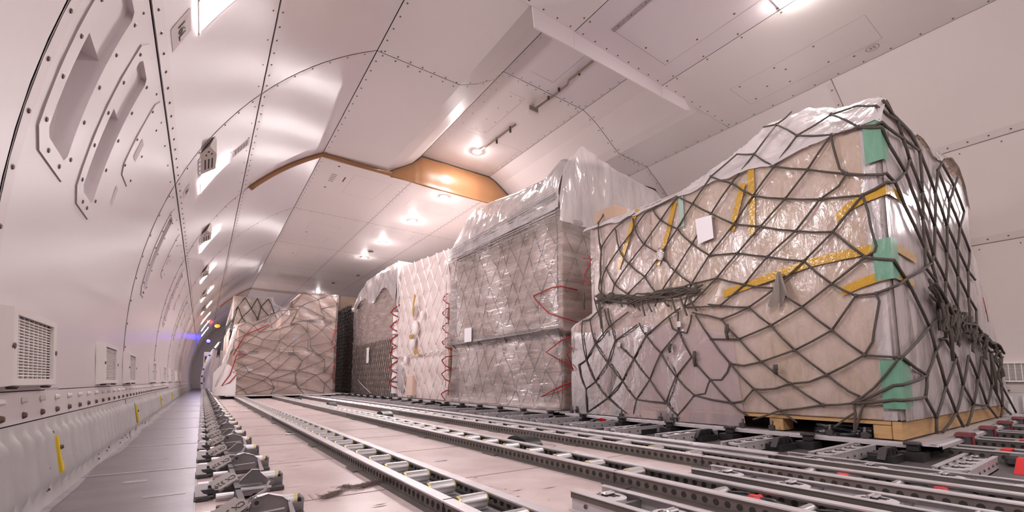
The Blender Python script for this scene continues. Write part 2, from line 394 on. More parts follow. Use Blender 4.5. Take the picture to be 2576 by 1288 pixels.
for y in fy[1:5]: crow(CXL,y+.03,CXR,y+.03,CZ,20,.006)
# hatch outlines and louvre marks
def outline(pts,z,w=.004,m=1):
    for a,b in zip(pts,pts[1:]+pts[:1]):
        a=Vector((*a,0));b=Vector((*b,0));d=(b-a).normalized();n=Vector((-d.y,d.x,0))*w*.5
        mb.add([(a-n).to_tuple()[:2]+(z,),(b-n).to_tuple()[:2]+(z,),(b+n).to_tuple()[:2]+(z,),(a+n).to_tuple()[:2]+(z,)],[[0,1,2,3]],m)
zz=CZ-.0006
outline([(2.43,1.0),(3.10,1.0),(3.10,2.12),(2.43,2.12)],zz)
outline([(3.86,.95),(4.25,.95),(4.25,1.97),(3.86,1.97)],zz,.003)
for x,y in ((2.46,2.08),(3.07,2.08),(3.06,1.8),(3.06,1.5),(2.8,2.09),(3.9,1.9),(4.2,1.9),(3.9,1.6),(4.2,1.6),(3.9,1.3),(4.2,1.3),(4.3,1.15),(4.1,1.75),(4.0,1.55)): mb.disc((x,y,zz),(0,0,-1),.009,6,0,.003)
outline([(2.36,2.5),(2.78,2.5),(2.78,3.22),(2.36,3.22)],3.386); outline([(2.33,3.6),(2.70,3.6),(2.70,4.42),(2.33,4.42)],3.386); outline([(2.33,4.5),(3.3,4.5),(3.3,5.3),(2.33,5.3)],3.386,.003)
for x in (2.36,2.55,2.67):
    for y in (3.65,3.9,4.15,4.38): mb.disc((x,y,3.386),(0,0,-1),.006,6,0,.003)
outline([(1.49,5.72),(1.98,5.72),(1.93,6.38),(1.49,6.38)],zz,.003); outline([(1.36,7.9),(1.85,7.9),(1.85,8.3),(1.36,8.3)],zz,.003); outline([(1.45,8.6),(1.8,8.6),(1.8,9.0),(1.45,9.0)],zz,.003)
outline([(2.4,6.0),(3.1,6.0),(3.1,6.35),(2.4,6.35)],zz,.003); outline([(2.4,7.6),(3.1,7.6),(3.1,7.95),(2.4,7.95)],zz,.003); outline([(1.5,9.9),(1.9,9.9),(1.9,10.4),(1.5,10.4)],zz,.004); outline([(1.4,11.8),(1.95,11.8),(1.95,12.2),(1.4,12.2)],zz,.004); outline([(2.4,9.6),(3.0,9.6),(3.0,9.9),(2.4,9.9)],zz,.004)
for i in range(5): mb.box(1.235,1.30,5.86+i*.055,5.872+i*.055,zz-.001,zz)
mb.box(1.40,1.415,5.86,6.02,zz-.001,zz)
for x,y in ((1.26,5.6),(1.25,6.33),(1.4,8.5),(1.42,10.1)): mb.disc((x,y,zz),(0,0,-1),.016,8,0,.004)
struct('trim_5',mb,[M['screw'],M['line']])
# hanging plate across the ceiling where the raised channel begins
mb=MB(); mb.prism([(1.80,3.029),(3.66,3.029),(3.74,2.96),(3.66,2.93),(2.3,2.89),(1.82,2.875)],'y',BY-.006,BY+.006)
mb.box(2.205,2.217,BY-.012,BY-.006,2.88,3.03); mb.box(3.29,3.302,BY-.012,BY-.006,2.925,3.03); struct('trim_6',mb,M['ceilw'])
# far end and end behind
mb=MB(); mb.box(-.6,6.2,Y1,Y1+.05,-.1,3.3); struct('wall_back',mb,M['wall'])
mb=MB(); mb.box(-.6,6.2,Y0-.05,Y0,-.1,3.3); struct('wall_front',mb,M['wallR'])
mb=MB(); mb.prism([(CXL,3.0),(1.4,2.985),(CXR,2.985),(CXR,3.0)],'y',FY-.03,FY+.03)
mb.tube([WL(FY,a,.012) for a in [40+19.5*i/12 for i in range(13)]],.022,6); struct('trim_7',mb,M['curt'])
# ---- brown curtain hung across the end of the raised channel
t=thing('curtain','brown vinyl curtain closing the end of the raised ceiling channel','curtain',(0,0,0))
top=[(1.84,3.045),(1.97,3.13),(2.14,3.24),(2.27,3.375),(2.6,3.38),(3.0,3.38),(3.36,3.385),(3.46,3.345),(3.55,3.29),(3.72,3.18),(3.86,3.09),(3.95,3.04)]
mb=MB()
def cur(u,v):
    i=min(int(u*11),10); f=u*11-i; x=top[i][0]+(top[i+1][0]-top[i][0])*f; z=top[i][1]+(top[i+1][1]-top[i][1])*f
    zb=2.955; h=z-zb
    bul=.05*math.sin(math.pi*min(1,v*1.1))*min(1,h/.3)
    return (x,CY-.02-.05*v*min(1,h/.3)-bul*.6+.006*nz(x,z*2,1,6),z-h*v)
mb.grid(cur,66,16); mb.build('curtain_sheet',M['curt'],t)
mb=MB(); mb.tube([(CXL,CY-.03,2.99),(1.4,CY-.03,2.985),(1.84,CY-.035,2.985),(2.4,CY-.06,2.953),(3.3,CY-.07,2.953),(3.95,CY-.04,2.99),(CXR,CY-.03,2.99)],.014,8)
mb.build('hem',M['curt'],t)
mb=MB(); mb.tube([WL(CY-.03,a,.022) for a in [40.2+19.3*i/16 for i in range(17)]]+[(1.4,CY-.03,3.005),(1.85,CY-.03,3.01)],.026,8); mb.build('rolled_edge',M['curt'],t)
mb=MB(); mb.tube([WR(CY-.03,a,.022) for a in [59.5-19.3*i/16 for i in range(17)]],.026,8); mb.build('rolled_edge',M['curt'],t)
mb=MB(); mb.tube([(x,CY-.024,z-.004) for x,z in top],.006,5); mb.build('edge_cord',M['seam'],t)
# dark grey strip beside the hatch over the camera
mb=MB(); mb.box(2.425,2.462,1.35,2.125,CZ-.004,CZ-.0008)
for i in range(6): mb.disc((2.443,1.42+i*.13,CZ-.004),(0,0,-1),.006,6,1,.002)
tag(mb.build('ceiling_strip',[mat('speckled_strip',(.24,.20,.20),.7,var=.3,vscale=90,col2=(.42,.36,.36)),M['screw']]),'dark speckled strip along the edge of the ceiling hatch above','strip')
# round number mark on the ceiling
t=thing('number_mark','small round printed number mark on the right ceiling panel','mark',(4.31,1.03,CZ-.0012))
mb=MB()
for k in range(24):
    a=2*math.pi*k/24;b=2*math.pi*(k+1)/24
    mb.add([(.045*math.cos(a),.045*math.sin(a),0),(.045*math.cos(b),.045*math.sin(b),0),(.04*math.cos(b),.04*math.sin(b),0),(.04*math.cos(a),.04*math.sin(a),0)],[[0,1,2,3]])
mb.build('ring',M['grey'],t); add_text('35',.05,M['grey'],t,(0,0,-.001),(0,-1,0),(-1,0,0))
# ---- window recesses
def perim(y0,y1,a0,a1,c,dr,ca=None):
    ca=c*20 if ca is None else ca; P=[]; n=8
    P+= [(y0+c,a0),(y1-c,a0)]
    P+= [(y1,a0+ca+(a1-a0-2*ca)*i/n) for i in range(n+1)]
    P+= [(y1-c,a1),(y0+c,a1)]
    P+= [(y0,a1-ca-(a1-a0-2*ca)*i/n) for i in range(n+1)]
    return [WL(y,a,dr) for y,a in P]
def recess(fl,pk,label):
    ym=(fl[0]+fl[1])/2; t=thing('recess_panel',label,'wall recess',(0,0,0),0,'window recesses on the left wall')
    mb=MB(); A0=perim(fl[0],fl[1],6.4,19.3,.045,.0,.9); A=perim(fl[0]+.002,fl[1]-.002,6.45,19.25,.045,.004,.9); B=perim(pk[0],pk[1],PA0,PA1,.02,.004,.4); n=len(A)
    mb.add(A0+A,[[i,(i+1)%n,n+(i+1)%n,n+i] for i in range(n)],2); mb.add(A+B,[[i,(i+1)%n,n+(i+1)%n,n+i] for i in range(n)],0)
    for i in range(5):
        a=8+10*i/4.
        for y in ((fl[0]+pk[0])/2,(fl[1]+pk[1])/2): mb.disc(WL(y,a,.004),Vector(WL(y,a,.05))-Vector(WL(y,a,0)),.0075,7,1,.003)
    for y in (fl[0]+.1,fl[1]-.1): mb.disc(WL(y,6.95,.004),Vector(WL(y,7,.05))-Vector(WL(y,7,0)),.0075,7,1,.003)
    mb.build('flange',[M['wall'],M['screw'],M['line']],t)
    mb=MB(); am=14.3; e=.008
    dep=lambda a:-(.020+.060*(a-PA0)/(am-PA0))
    # walls and sloped back of the deep lower pocket
    seq=[PA0+(am-PA0)*i/6 for i in range(7)]
    for y,s in ((pk[0],1),(pk[1],-1)):
        for a,b in zip(seq,seq[1:]): mb.add([WL(y,a,.004),WL(y,b,.004),WL(y+s*e,b,dep(b)),WL(y+s*e,a,dep(a))],[[0,1,2,3]],0)
    for a,b in zip(seq,seq[1:]): mb.add([WL(pk[0]+e,a,dep(a)),WL(pk[1]-e,a,dep(a)),WL(pk[1]-e,b,dep(b)),WL(pk[0]+e,b,dep(b))],[[0,1,2,3]],0,True)
    mb.add([WL(pk[0],PA0,.004),WL(pk[1],PA0,.004),WL(pk[1]-e,PA0,dep(PA0)),WL(pk[0]+e,PA0,dep(PA0))],[[0,1,2,3]])
    mb.build('pocket',M['wall'],t)
    mb=MB(); seq=[am+(PA1-am)*i/4 for i in range(5)]; dd=-.014
    mb.add([WL(pk[0],am,dd),WL(pk[1],am,dd),WL(pk[1]-e,am,dep(am)),WL(pk[0]+e,am,dep(am))],[[0,1,2,3]])
    for a,b in zip(seq,seq[1:]):
        mb.add([WL(pk[0],a,dd),WL(pk[1],a,dd),WL(pk[1],b,dd),WL(pk[0],b,dd)],[[0,1,2,3]])
        for y in pk: mb.add([WL(y,a,.004),WL(y,b,.004),WL(y,b,dd),WL(y,a,dd)],[[0,1,2,3]])
    mb.add([WL(pk[0],PA1,.004),WL(pk[1],PA1,.004),WL(pk[1],PA1,dd),WL(pk[0],PA1,dd)],[[0,1,2,3]])
    mb.build('shelf_plate',M['wall'],t)
rl=['largest and nearest wall recess with a pocket, at upper left','second wall recess with a pocket, just behind the largest one','third wall recess, narrow, in the next bay along the left wall','fourth wall recess along the left wall, seen almost edge on','fifth wall recess along the left wall, a thin sliver','sixth and farthest wall recess along the left wall']
for (fl,pk),l in zip(RECESS,rl): recess(fl,pk,l)
# flat access panels beside the recesses
for i,(y,l) in enumerate(((2.40,'flat screwed access panel beside the second wall recess'),(4.50,'flat screwed access panel past the third wall recess'),(6.5,'flat access panel past the fourth wall recess'),(8.5,'flat access panel past the fifth wall recess'))):
    t=thing('access_panel',l,'panel',(0,0,0),0,'flat access panels on the left wall')
    mb=MB(); A=perim(y-.10,y+.10,12.0,19.6,.03,.0,.7); B=perim(y-.097,y+.097,12.1,19.5,.03,.004,.7); n=len(A)
    mb.add(A+B,[[k,(k+1)%n,n+(k+1)%n,n+k] for k in range(n)],1)
    m=(n-4)//2
    r=[n+2+j for j in range(m)]; lft=[n+4+m+j for j in range(m)][::-1]
    fs=[[lft[j],r[j],r[j+1],lft[j+1]] for j in range(m-1)]+[[n,n+1,r[0],lft[0]],[lft[-1],r[-1],n+2+m,n+3+m]]
    mb.add(B,[[q-n for q in f] for f in fs],0,True)
    for a in (12.8,15.3,18.2):
        for yy in (y-.085,y+.085): mb.disc(WL(yy,a,.004),Vector(WL(yy,a,.05))-Vector(WL(yy,a,0)),.006,6,2,.003)
    mb.build('panel',[M['wall'],M['line'],M['screw']],t)
    mb=MB(); mb.grid(lambda u,v:WL(y-.03+u*.06,14.2+v*1.8,.005),1,2); mb.build('sticker',M['placard'],t)
mb=MB(); mb.grid(lambda u,v:WL(2.33+u*.04,9.4+v*1.6,.001),1,2); tag(mb.build('sticker',M['placard']),'small pale pink sticker on the wall under the second recess','sticker')
# ---- wall lamps
lw=['wall lamp at the very top left, above the number placard','wall lamp behind the grey louvred vent, nearest of the row','second wall lamp of the row, behind a smaller vent','third wall lamp of the row down the left wall','fourth wall lamp of the row down the left wall','fifth wall lamp of the row down the left wall','sixth wall lamp of the row, far down the left wall','seventh wall lamp of the row, far down the left wall','farthest lit wall lamp of the row']
for k,WS in [(k,WL) for k in range(-3,9)]+[(k,WR) for k in range(-3,6)]:  # right wall row is an unseen addition to brighten the hold
    y=1.985+1.985*k
    lab=('added fill lamp on the right wall, hidden behind the pallet loads' if k>=0 else 'added fill lamp on the right wall behind the viewer') if WS is WR else (lw[k] if k>=0 else 'lit wall lamp on the left wall behind the viewer')
    t=thing('wall_lamp',lab,'lamp',(0,0,0),0,'lit rectangular lamps along the left wall' if WS is WL else 'added fill lamps along the right wall')
    mb=MB(); a0,a1=25.7,33.0
    mb.grid(lambda u,v:WS(y-.012+u*.012,a0+v*(a1-a0),.008),1,6); mb.grid(lambda u,v:WS(y+.205+u*.012,a0+v*(a1-a0),.008),1,6)
    mb.grid(lambda u,v:WS(y-.012+u*.229,a0-.25+v*.3,.008),1,1); mb.grid(lambda u,v:WS(y-.012+u*.229,a1-.05+v*.3,.008),1,1)
    for yy in (y,y+.205):
        for a in (a0,a1): mb.disc(WS(yy,a,.008),Vector(WS(yy,a,.05))-Vector(WS(yy,a,0)),.009,7,1,.004)
    mb.build('frame',[M['white'],M['steel']],t)
    mb=MB(); mb.grid(lambda u,v:WS(y+.004+u*.198,a0+.2+v*(a1-a0-.4),.004),1,4); mb.build('diffuser',M['lampw'] if WS is WL else M['lampwr_fill'],t)
# ---- louvred vents in front of the lamps
vl=['beige louvred air vent beside the nearest wall lamp of the row','beige louvred air vent beside the second wall lamp of the row','small louvred air vent beside the third wall lamp of the row','tiny louvred air vent beside the fourth wall lamp','tiny louvred air vent beside the fifth wall lamp']
for k in range(1,6):
    y=3.53+1.985*(k-1)
    t=thing('air_vent',vl[k-1],'vent',(0,0,0),0,'louvred air vents along the left wall')
    a0=25.9
    FA=lambda p,d,o=0:WL(p,a0+38*d,d+o)      # sloping front face of the box
    poly=[(y+.27,0),(y-.08,0),(y-.16,.03),(y-.005,.052),(y+.255,.052)]
    A=[FA(p,d) for p,d in poly]; B=[WL(y-.10,29.2,0),WL(y-.005,29.6,0),WL(y+.255,29.6,0)]
    mb=MB(); mb.add(A+B,[[0,1,2,3,4],[2,5,6,3],[3,6,7,4],[4,7,0],[1,5,2]],0)
    for d in (.016,.027,.038): mb.add([FA(y+.04,d-.0022,.0012),FA(y+.21,d-.0022,.0012),FA(y+.21,d+.0022,.0012),FA(y+.04,d+.0022,.0012)],[[0,1,2,3]],1)
    for (p,d) in ((y-.075,.026),(y-.03,.019),(y-.03,.036)): mb.add([FA(p-.012,d-.0025,.0012),FA(p+.012,d-.0025,.0012),FA(p+.012,d+.0025,.0012),FA(p-.012,d+.0025,.0012)],[[0,1,2,3]],1)
    mb.build('cover',[M['beige'],M['hole']],t)
    mb=MB(); mb.grid(lambda u,v:WL(y-.02+u*.31,a0-.5+v*.5,.004),1,1)
    for i in range(4): mb.disc(WL(y+.02+i*.075,a0-.25,.004),Vector(WL(y,a0,.05))-Vector(WL(y,a0,0)),.006,6,1,.003)
    mb.build('mounting_strip',[M['white'],M['screw']],t)
# ---- placards
def placard(y0,y1,a0,a1,label,txt,m=M['placard'],vert=True):
    t=thing('placard',label,'sign',(0,0,0)); mb=MB(); mb.grid(lambda u,v:WL(y0+u*(y1-y0),a0+v*(a1-a0),.0015),1,3); mb.build('plate',m,t)
    ym=(y0+y1)/2; am=(a0+a1)/2; c=Vector(WL(ym,am,.0035)); up=Vector(WL(ym,am+1,.0035))-c
    if txt:
        for i,(s,sz,off) in enumerate(txt):
            if vert: add_text(s,sz,M['print'],t,c+Vector((0,off,0)),(0,1,0),up)
            else: add_text(s,sz,M['grey'],t,c+up.normalized()*off,(0,1,0),up)
    return t
def print_bars(t,rows,a0,y0,y1,h,seed):
    mb=MB(); rd=random.Random(seed)
    for r in range(rows):
        y=y0; a=a0-r*h*2.2
        while y<y1:
            l=rd.uniform(.004,.016); ya,yb=y,min(y+l,y1); mb.grid(lambda u,v:WL(ya+u*(yb-ya),a+v*h,.003),1,1); y+=l+.004
    mb.build('print',M['grey'],t)
placard(1.995,2.135,22.1,24.8,'beige placard with the black marking 16L beside the top wall lamp',[('16L',.064,0)])
placard(3.70,3.83,21.6,23.3,'small pale placard under the nearest vent on the left wall',[('16L',.045,0)])
t=placard(4.03,4.16,33.8,37.5,'pale printed placard above the wall lamp beside the vent',[]); print_bars(t,5,36.8,4.05,4.14,.28,3)
t=placard(1.815,1.965,-6.12,-5.42,'small grey printed placard below the largest wall grille',[],M['gplac']); print_bars(t,2,-5.72,1.835,1.945,.16,4)
# ---- lower wall grilles
def grille(F,y0,y1,label,nx=8,ny=20,s=1):
    t=thing('air_grille',label,'grille',(0,0,0),0,'white ventilation grilles low on the walls')
    a0,a1=-5.32,-1.6; d=.03; mb=MB(); b=.035; ba=.38
    def ringp(y0,y1,a0,a1,dr): return [F(y0,a0,dr),F(y1,a0,dr),F(y1,a1,dr),F(y0,a1,dr)]
    A=ringp(y0,y1,a0,a1,0); B=ringp(y0+.006,y1-.006,a0+.06,a1-.06,d); C_=ringp(y0+b,y1-b,a0+ba,a1-ba,d); E_=ringp(y0+b,y1-b,a0+ba,a1-ba,d-.008)
    fs=[]
    for r in range(3): fs+=[[r*4+i,r*4+(i+1)%4,(r+1)*4+(i+1)%4,(r+1)*4+i] for i in range(4)]
    mb.add(A+B+C_+E_,fs,0)
    for yy in (y0+.05,y1-.05): mb.disc(F(yy,a0+.02,d*.6),(0,0,-1),.012,8,1,.006)
    for yy in (y0+.012,y1-.012): mb.disc(F(yy,(a0+a1)/2,d),Vector(F(yy,0,.1))-Vector(F(yy,0,0)),.009,8,1,.003)
    mb.build('frame',[M['grill'],M['screw']],t)
    mb=MB(); ya,yb,aa,ab=y0+b,y1-b,a0+ba,a1-ba; w=.005
    def bar(p0,p1,horiz):
        (ya_,aa_),(yb_,ab_)=p0,p1
        if horiz: q=[F(ya_,aa_-.035,d-.006),F(yb_,ab_-.035,d-.006),F(yb_,ab_+.035,d-.006),F(ya_,aa_+.035,d-.006)]; q2=[F(ya_,aa_-.035,d-.02),F(yb_,ab_-.035,d-.02)]
        else: q=[F(ya_-.003,aa_,d-.007),F(yb_+.003,aa_,d-.007),F(yb_+.003,ab_,d-.007),F(ya_-.003,ab_,d-.007)]; q2=[F(ya_-.003,aa_,d-.02),F(ya_-.003,ab_,d-.02)]
        mb.add(q,[[0,1,2,3]])
        if horiz: mb.add([q[0],q[1],q2[1],q2[0]],[[0,1,2,3]])
        else: mb.add([q[0],q[3],q2[1],q2[0]],[[0,1,2,3]])
    for i in range(1,ny): a=aa+(ab-aa)*i/ny; bar((ya,a),(yb,a),True)
    for i in range(1,nx): y=ya+(yb-ya)*i/nx; bar((y,aa),(y,ab),False)
    mb.build('grating',M['grill'],t)
    mb=MB(); mb.add([F(ya,aa,.004),F(yb,aa,.004),F(yb,ab,.004),F(ya,ab,.004)],[[0,1,2,3]]); mb.build('backing',M['grilld'],t)
gl=['largest white grille at lower left, cut by the frame edge','second white grille on the left wall, just before the curved seam','third white grille on the left wall, just past the curved seam','fourth white grille along the left wall','fifth white grille along the left wall, narrow from here','sixth white grille low on the left wall','seventh white grille low on the left wall','eighth, farthest white grille low on the left wall']
for i,(a,b) in enumerate(((1.43,1.795),(2.57,2.94),(3.355,3.70),(4.875,5.23),(6.17,6.6),(7.6,7.95),(9.3,9.65),(11.2,11.55))): grille(WL,a,b,gl[i],8 if i<4 else 5)
grille(WR,.36,.74,'white grille low on the right wall, beyond the netted pallet',8,20)
# ---- yellow release handles set into the kick panel
yl=['yellow and black release handle in the metal kick panel, nearest','second yellow release handle in the kick panel, past the seam','third yellow release handle along the kick panel, small','fourth, farthest yellow release handle along the kick panel']
for i,y in enumerate((1.80,3.68,5.7,7.7)):
    t=thing('release_handle',yl[i],'handle',(0,0,0),0,'yellow release handles along the kick panel')
    P=lambda yy,a,dr:WL(yy,a,dr)
    mb=MB(); sh=[(-.012,-7.95),(.012,-7.95),(.014,-8.6),(.026,-9.1),(.020,-9.7),(.045,-9.85),(.042,-10.3),(.0,-10.55)]
    mb.add([P(y+a,b,.0165) for a,b in sh],[list(range(8))]); mb.build('slot',M['black'],t)
    mb=MB(); sh=[(-.008,-8.25),(.008,-8.25),(.012,-8.8),(.021,-9.15),(.010,-9.3),(.012,-9.6),(.028,-9.9),(.028,-10.25),(.004,-10.42),(-.004,-9.3)]
    A=[P(y+a,b,.017) for a,b in sh]; B=[P(y+a,b,.026) for a,b in sh]; n=10
    mb.add(A+B,[list(range(n,2*n))]+[[k,(k+1)%n,n+(k+1)%n,n+k] for k in range(n)]); mb.build('lever',M['yellow'],t)
    mb=MB(); mb.disc(P(y+.016,-8.95,.026),Vector(P(y,-9,.2))-Vector(P(y,-9,0)),.007,8,0,.006); mb.build('pin',M['rust'],t)
# ---- ceiling lamps
cl=['bright round ceiling lamp in the raised channel, nearest','round ceiling lamp just behind the brown curtain','second round ceiling lamp behind the brown curtain','third round ceiling lamp behind the brown curtain','fourth round ceiling lamp behind the brown curtain','farthest visible round ceiling lamp, over the left-hand pallet load','added round ceiling lamp brightening the far end, hidden behind the left lane loads']
for i,(x,y,z) in enumerate(((2.83,4.84,3.385),(2.755,5.66,CZ),(2.755,6.86,CZ),(2.735,8.29,CZ),(2.76,9.56,CZ),(2.75,14.24,CZ),(2.75,19.5,CZ))):  # last one is added out of view to brighten the far end
    t=thing('ceiling_lamp',cl[i],'lamp',(x,y,z),0,'round lamps on the ceiling')
    mb=MB(); mb.cyl((0,0,-.012),(0,0,0),.062,20,0,.066); mb.build('base',M['white'],t)
    mb=MB(); mb.ball((0,0,-.012),.044,14,8,0,(1,1,.32)); mb.build('bulb',M['bulb'],t)
for i,y in enumerate((1.10,-1.2,-3.2)):  # the two behind the viewer are added for more light
    t=thing('ceiling_lamp_panel','rectangular ceiling lamp cut by the top edge, right of centre' if i==0 else 'added rectangular ceiling lamp behind the viewer, for fill light','lamp',(3.205,y,CZ),0,'rectangular ceiling lamps')
    mb=MB(); mb.box(-.075,.075,-.18,.18,-.012,-.001); mb.build('frame',M['white'],t)
    mb=MB(); mb.box(-.052,.052,-.16,.16,-.03,-.0125,bev=.006); mb.build('diffuser',M['lampc'],t)
# ---- emergency light with conduit in the raised channel
t=thing('emergency_light','beige bracket light on the raised channel ceiling with a cable','lamp',(2.83,3.62,3.385))
mb=MB(); mb.box(-.03,.03,.0,.05,-.10,0,bev=.006); mb.cyl((-.031,.025,-.06),(-.036,.025,-.06),.014,10,1); mb.build('bracket',[M['beige'],M['screw']],t)
mb=MB(); mb.box(-.11,.03,-.06,.0,-.135,-.06,bev=.01); mb.box(-.10,.02,-.063,-.058,-.125,-.075,1); mb.build('housing',[M['beige'],M['grey']],t)
t=thing('cable_conduit','dark cable conduit kinked along the raised channel, near the plate','conduit',(0,0,0))
mb=MB(); mb.tube([(2.87,2.70,3.365),(2.87,3.0,3.365),(2.868,3.08,3.365),(2.90,3.14,3.365),(2.90,3.34,3.365),(2.89,3.46,3.365),(2.86,3.56,3.34),(2.84,3.62,3.33)],.011,8); mb.build('tube',M['cardd'],t)
for y in (2.72,2.95,3.25,3.42): mb=MB(); mb.box(2.872,2.896,y-.006,y+.006,3.35,3.386); mb.build('clip',M['screw'],t)
t=thing('cable_conduit','short dark cable conduit leading to the channel lamp','conduit',(0,0,0))
mb=MB(); mb.tube([(2.875,4.02,3.365),(2.86,4.4,3.365),(2.85,4.63,3.365),(2.835,4.78,3.375)],.010,8); mb.build('tube',M['cardd'],t)
for y in (4.12,4.42): mb=MB(); mb.box(2.858,2.878,y-.008,y+.008,3.31,3.386); mb.build('clip',M['screw'],t)
for i,(x,y,l) in enumerate(((2.72,9.0,'small dark ceiling fitting between the fourth and fifth lamps'),(3.1,11.3,'small round ceiling fitting before the far pallet'),(2.8,12.6,'small dark round ceiling fitting farthest back'))):
    mb=MB(); mb.cyl((x,y,CZ-.02),(x,y,CZ-.0005),.05,14,0,.06); tag(mb.build('ceiling_fitting',M['dark2']),l,'fitting')
# ---- far end things: blue and orange lamps, door frame
t=thing('blue_lamp','small bright blue lamp far down the aisle on the left','lamp',(.10,17.9,1.66))
mb=MB(); mb.ball((0,0,0),.055,10,6); mb.build('bulb',M['blue'],t); mb=MB(); mb.cyl((0,.04,0),(0,.14,0),.06,12); mb.tube([(0,.1,0),(.02,.5,-.02),(.02,.75,-.03)],.02,6); mb.build('holder',M['dark'],t)
mb=MB(); mb.ball((.32,18.0,2.2),.05,10,6,0,(1.6,1,1.2)); mb.cyl((.32,18.0,2.2),(.32,18.0,2.32),.02,6,1); tag(mb.build('orange_lamp',[M['orange'],M['dark']]),'dim orange lamp far back at the left above the netted load','lamp')
mb=MB(); pts=[]
for z in [0+1.7*i/14 for i in range(15)]:
    a=math.asin((z-ZC)/R); pts.append((XL-(R-.05)*math.cos(a)+.24*max(0,z/1.7)**2+.30,18.6,z))
for p,q in zip(pts,pts[1:]): mb.add([(p[0]-.03,p[1],p[2]),(p[0]+.04,p[1],p[2]),(q[0]+.04,q[1],q[2]),(q[0]-.03,q[1],q[2]),(p[0]-.03,p[1]+.1,p[2]),(p[0]+.04,p[1]+.1,p[2]),(q[0]+.04,q[1]+.1,q[2]),(q[0]-.03,q[1]+.1,q[2])],[[0,1,2,3],[0,3,7,4],[1,5,6,2]],0)
for i in range(2,13,2): mb.box(pts[i][0]-.02,pts[i][0]+.03,18.59,18.6,pts[i][2]-.02,pts[i][2]+.03,2 if i==8 else 1)
tag(mb.build('door_frame',[M['wall'],M['black'],M['yellow']]),'curved door frame with dark marks at the far end of the aisle','frame')
t=thing('equipment_locker','pale grey locker at the far end of the guide row','locker',(0,0,0))
mb=MB(); mb.box(.0,.30,18.9,19.3,.0,1.35,bev=.01); mb.build('body',M['wall'],t); mb=MB(); mb.box(.03,.09,18.89,18.9,.95,1.2,0); mb.build('window',M['black'],t); mb=MB(); mb.box(.05,.07,18.885,18.9,.3,.45); mb.build('handle',M['screw'],t)

# ---------------------------------------------------------------- roller trays on the floor
def rail_mesh(y0,y1,side,h=.044,fl=.026,holes=4.2):
    """one side rail of a tray, local x=0 is the outer face; side +1 flange points to +x"""
    s=side; mb=MB()
    def B(xa,xb,za,zb,m=0): mb.box(min(s*xa,s*xb),max(s*xa,s*xb),y0,y1,za,zb,m)
    B(0,.006,.004,h-.003); B(-.006,fl,h-.004,h,2); B(-.016,.008,0,.004); B(fl-.003,fl,h-.010,h-.004)
    y=max(y0,-.2)+.02
    while y<min(y1-.02,holes):
        for xx,nx in ((-.0008,-1),(.0068,1)):
            mb.disc((s*xx,y,.021),(s*nx,0,0),.0085,8,1)
        y+=.031
    yy=y0+.4
    while yy<y1:
        mb.box(min(-s*.03,s*.0),max(-s*.03,s*.0),yy-.05,yy+.05,.0,.006,0); yy+=.74
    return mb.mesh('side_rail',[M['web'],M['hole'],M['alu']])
def roller_mesh(w,r):
    mb=MB(); mb.cyl((-w/2+.008,0,0),(w/2-.008,0,0),r,16,0); mb.cyl((-w/2+.002,0,0),(-w/2+.0085,0,0),r*.84,16,1,r*.97); mb.cyl((w/2-.0085,0,0),(w/2-.002,0,0),r*.97,16,1,r*.84)
    mb.cyl((-w/2-.02,0,0),(w/2+.02,0,0),.004,6,2)
    return mb.mesh('roller',[M['steel'],M['brass'],M['dark']])
RM=roller_mesh(.088,.0195)
def link(name,me,parent,loc=(0,0,0)):
    o=D.objects.new(name,me); COL.objects.link(o); o.parent=parent; o.location=loc; return o
def tray(x,w,y0,y1,label,rolls,pitch,rm=RM):
    t=thing('roller_tray',label,'conveyor tray',(x,0,0),0,'long roller trays on the floor')
    link('side_rail',rail_mesh(y0,y1,1),t); link('side_rail',rail_mesh(y0,y1,-1),t,(w,0,0))
    mb=MB(); mb.box(.006,w-.006,y0,y1,.0008,.0025); mb.build('tray_bottom',M['alu'],t)
    y=rolls[0]; n=0; far=MB()
    while y<rolls[1]:
        if n<60: link('roller',rm,t,(w/2,y,.0285))
        y+=pitch; n+=1
    mb=MB(); 
    for yy in (1.0,4.2): mb.box(-.0012,.03,yy-.0015,yy+.0015,.003,.0448)
    mb.build('joint',M['hole'],t)
    return t
tray(.498,.155,-.9,9.55,'roller tray nearest the row of side guides, with large steel rollers',(.29,9.5),.177)
tray(1.105,.155,-.9,9.5,'middle roller tray, running past the black rubber domes',(.987,9.5),.177)
tray(1.600,.150,-.9,9.6,'perforated roller tray on the far side of the black rubber domes',(1.085,9.5),.185)
# plain double rail along the third tray
t=thing('guide_rail','plain flanged rail running just behind the third roller tray','rail',(1.80,0,0))
mb=MB(); mb.box(.0,.006,.85,9.6,0,.05); mb.box(-.004,.09,.85,9.6,.046,.05); mb.box(.085,.09,.85,9.6,.0,.048); mb.build('channel',M['alu'],t)
mb=MB()
for i in range(22):
    y=.95+i*.36; mb.box(-.008,.02,y-.13,y+.13,.0502,.054,0); mb.disc((-.0005,y,.032),(-1,0,0),.006,6,1,.003)
mb.build('clips',[M['alu'],M['screw']],t)
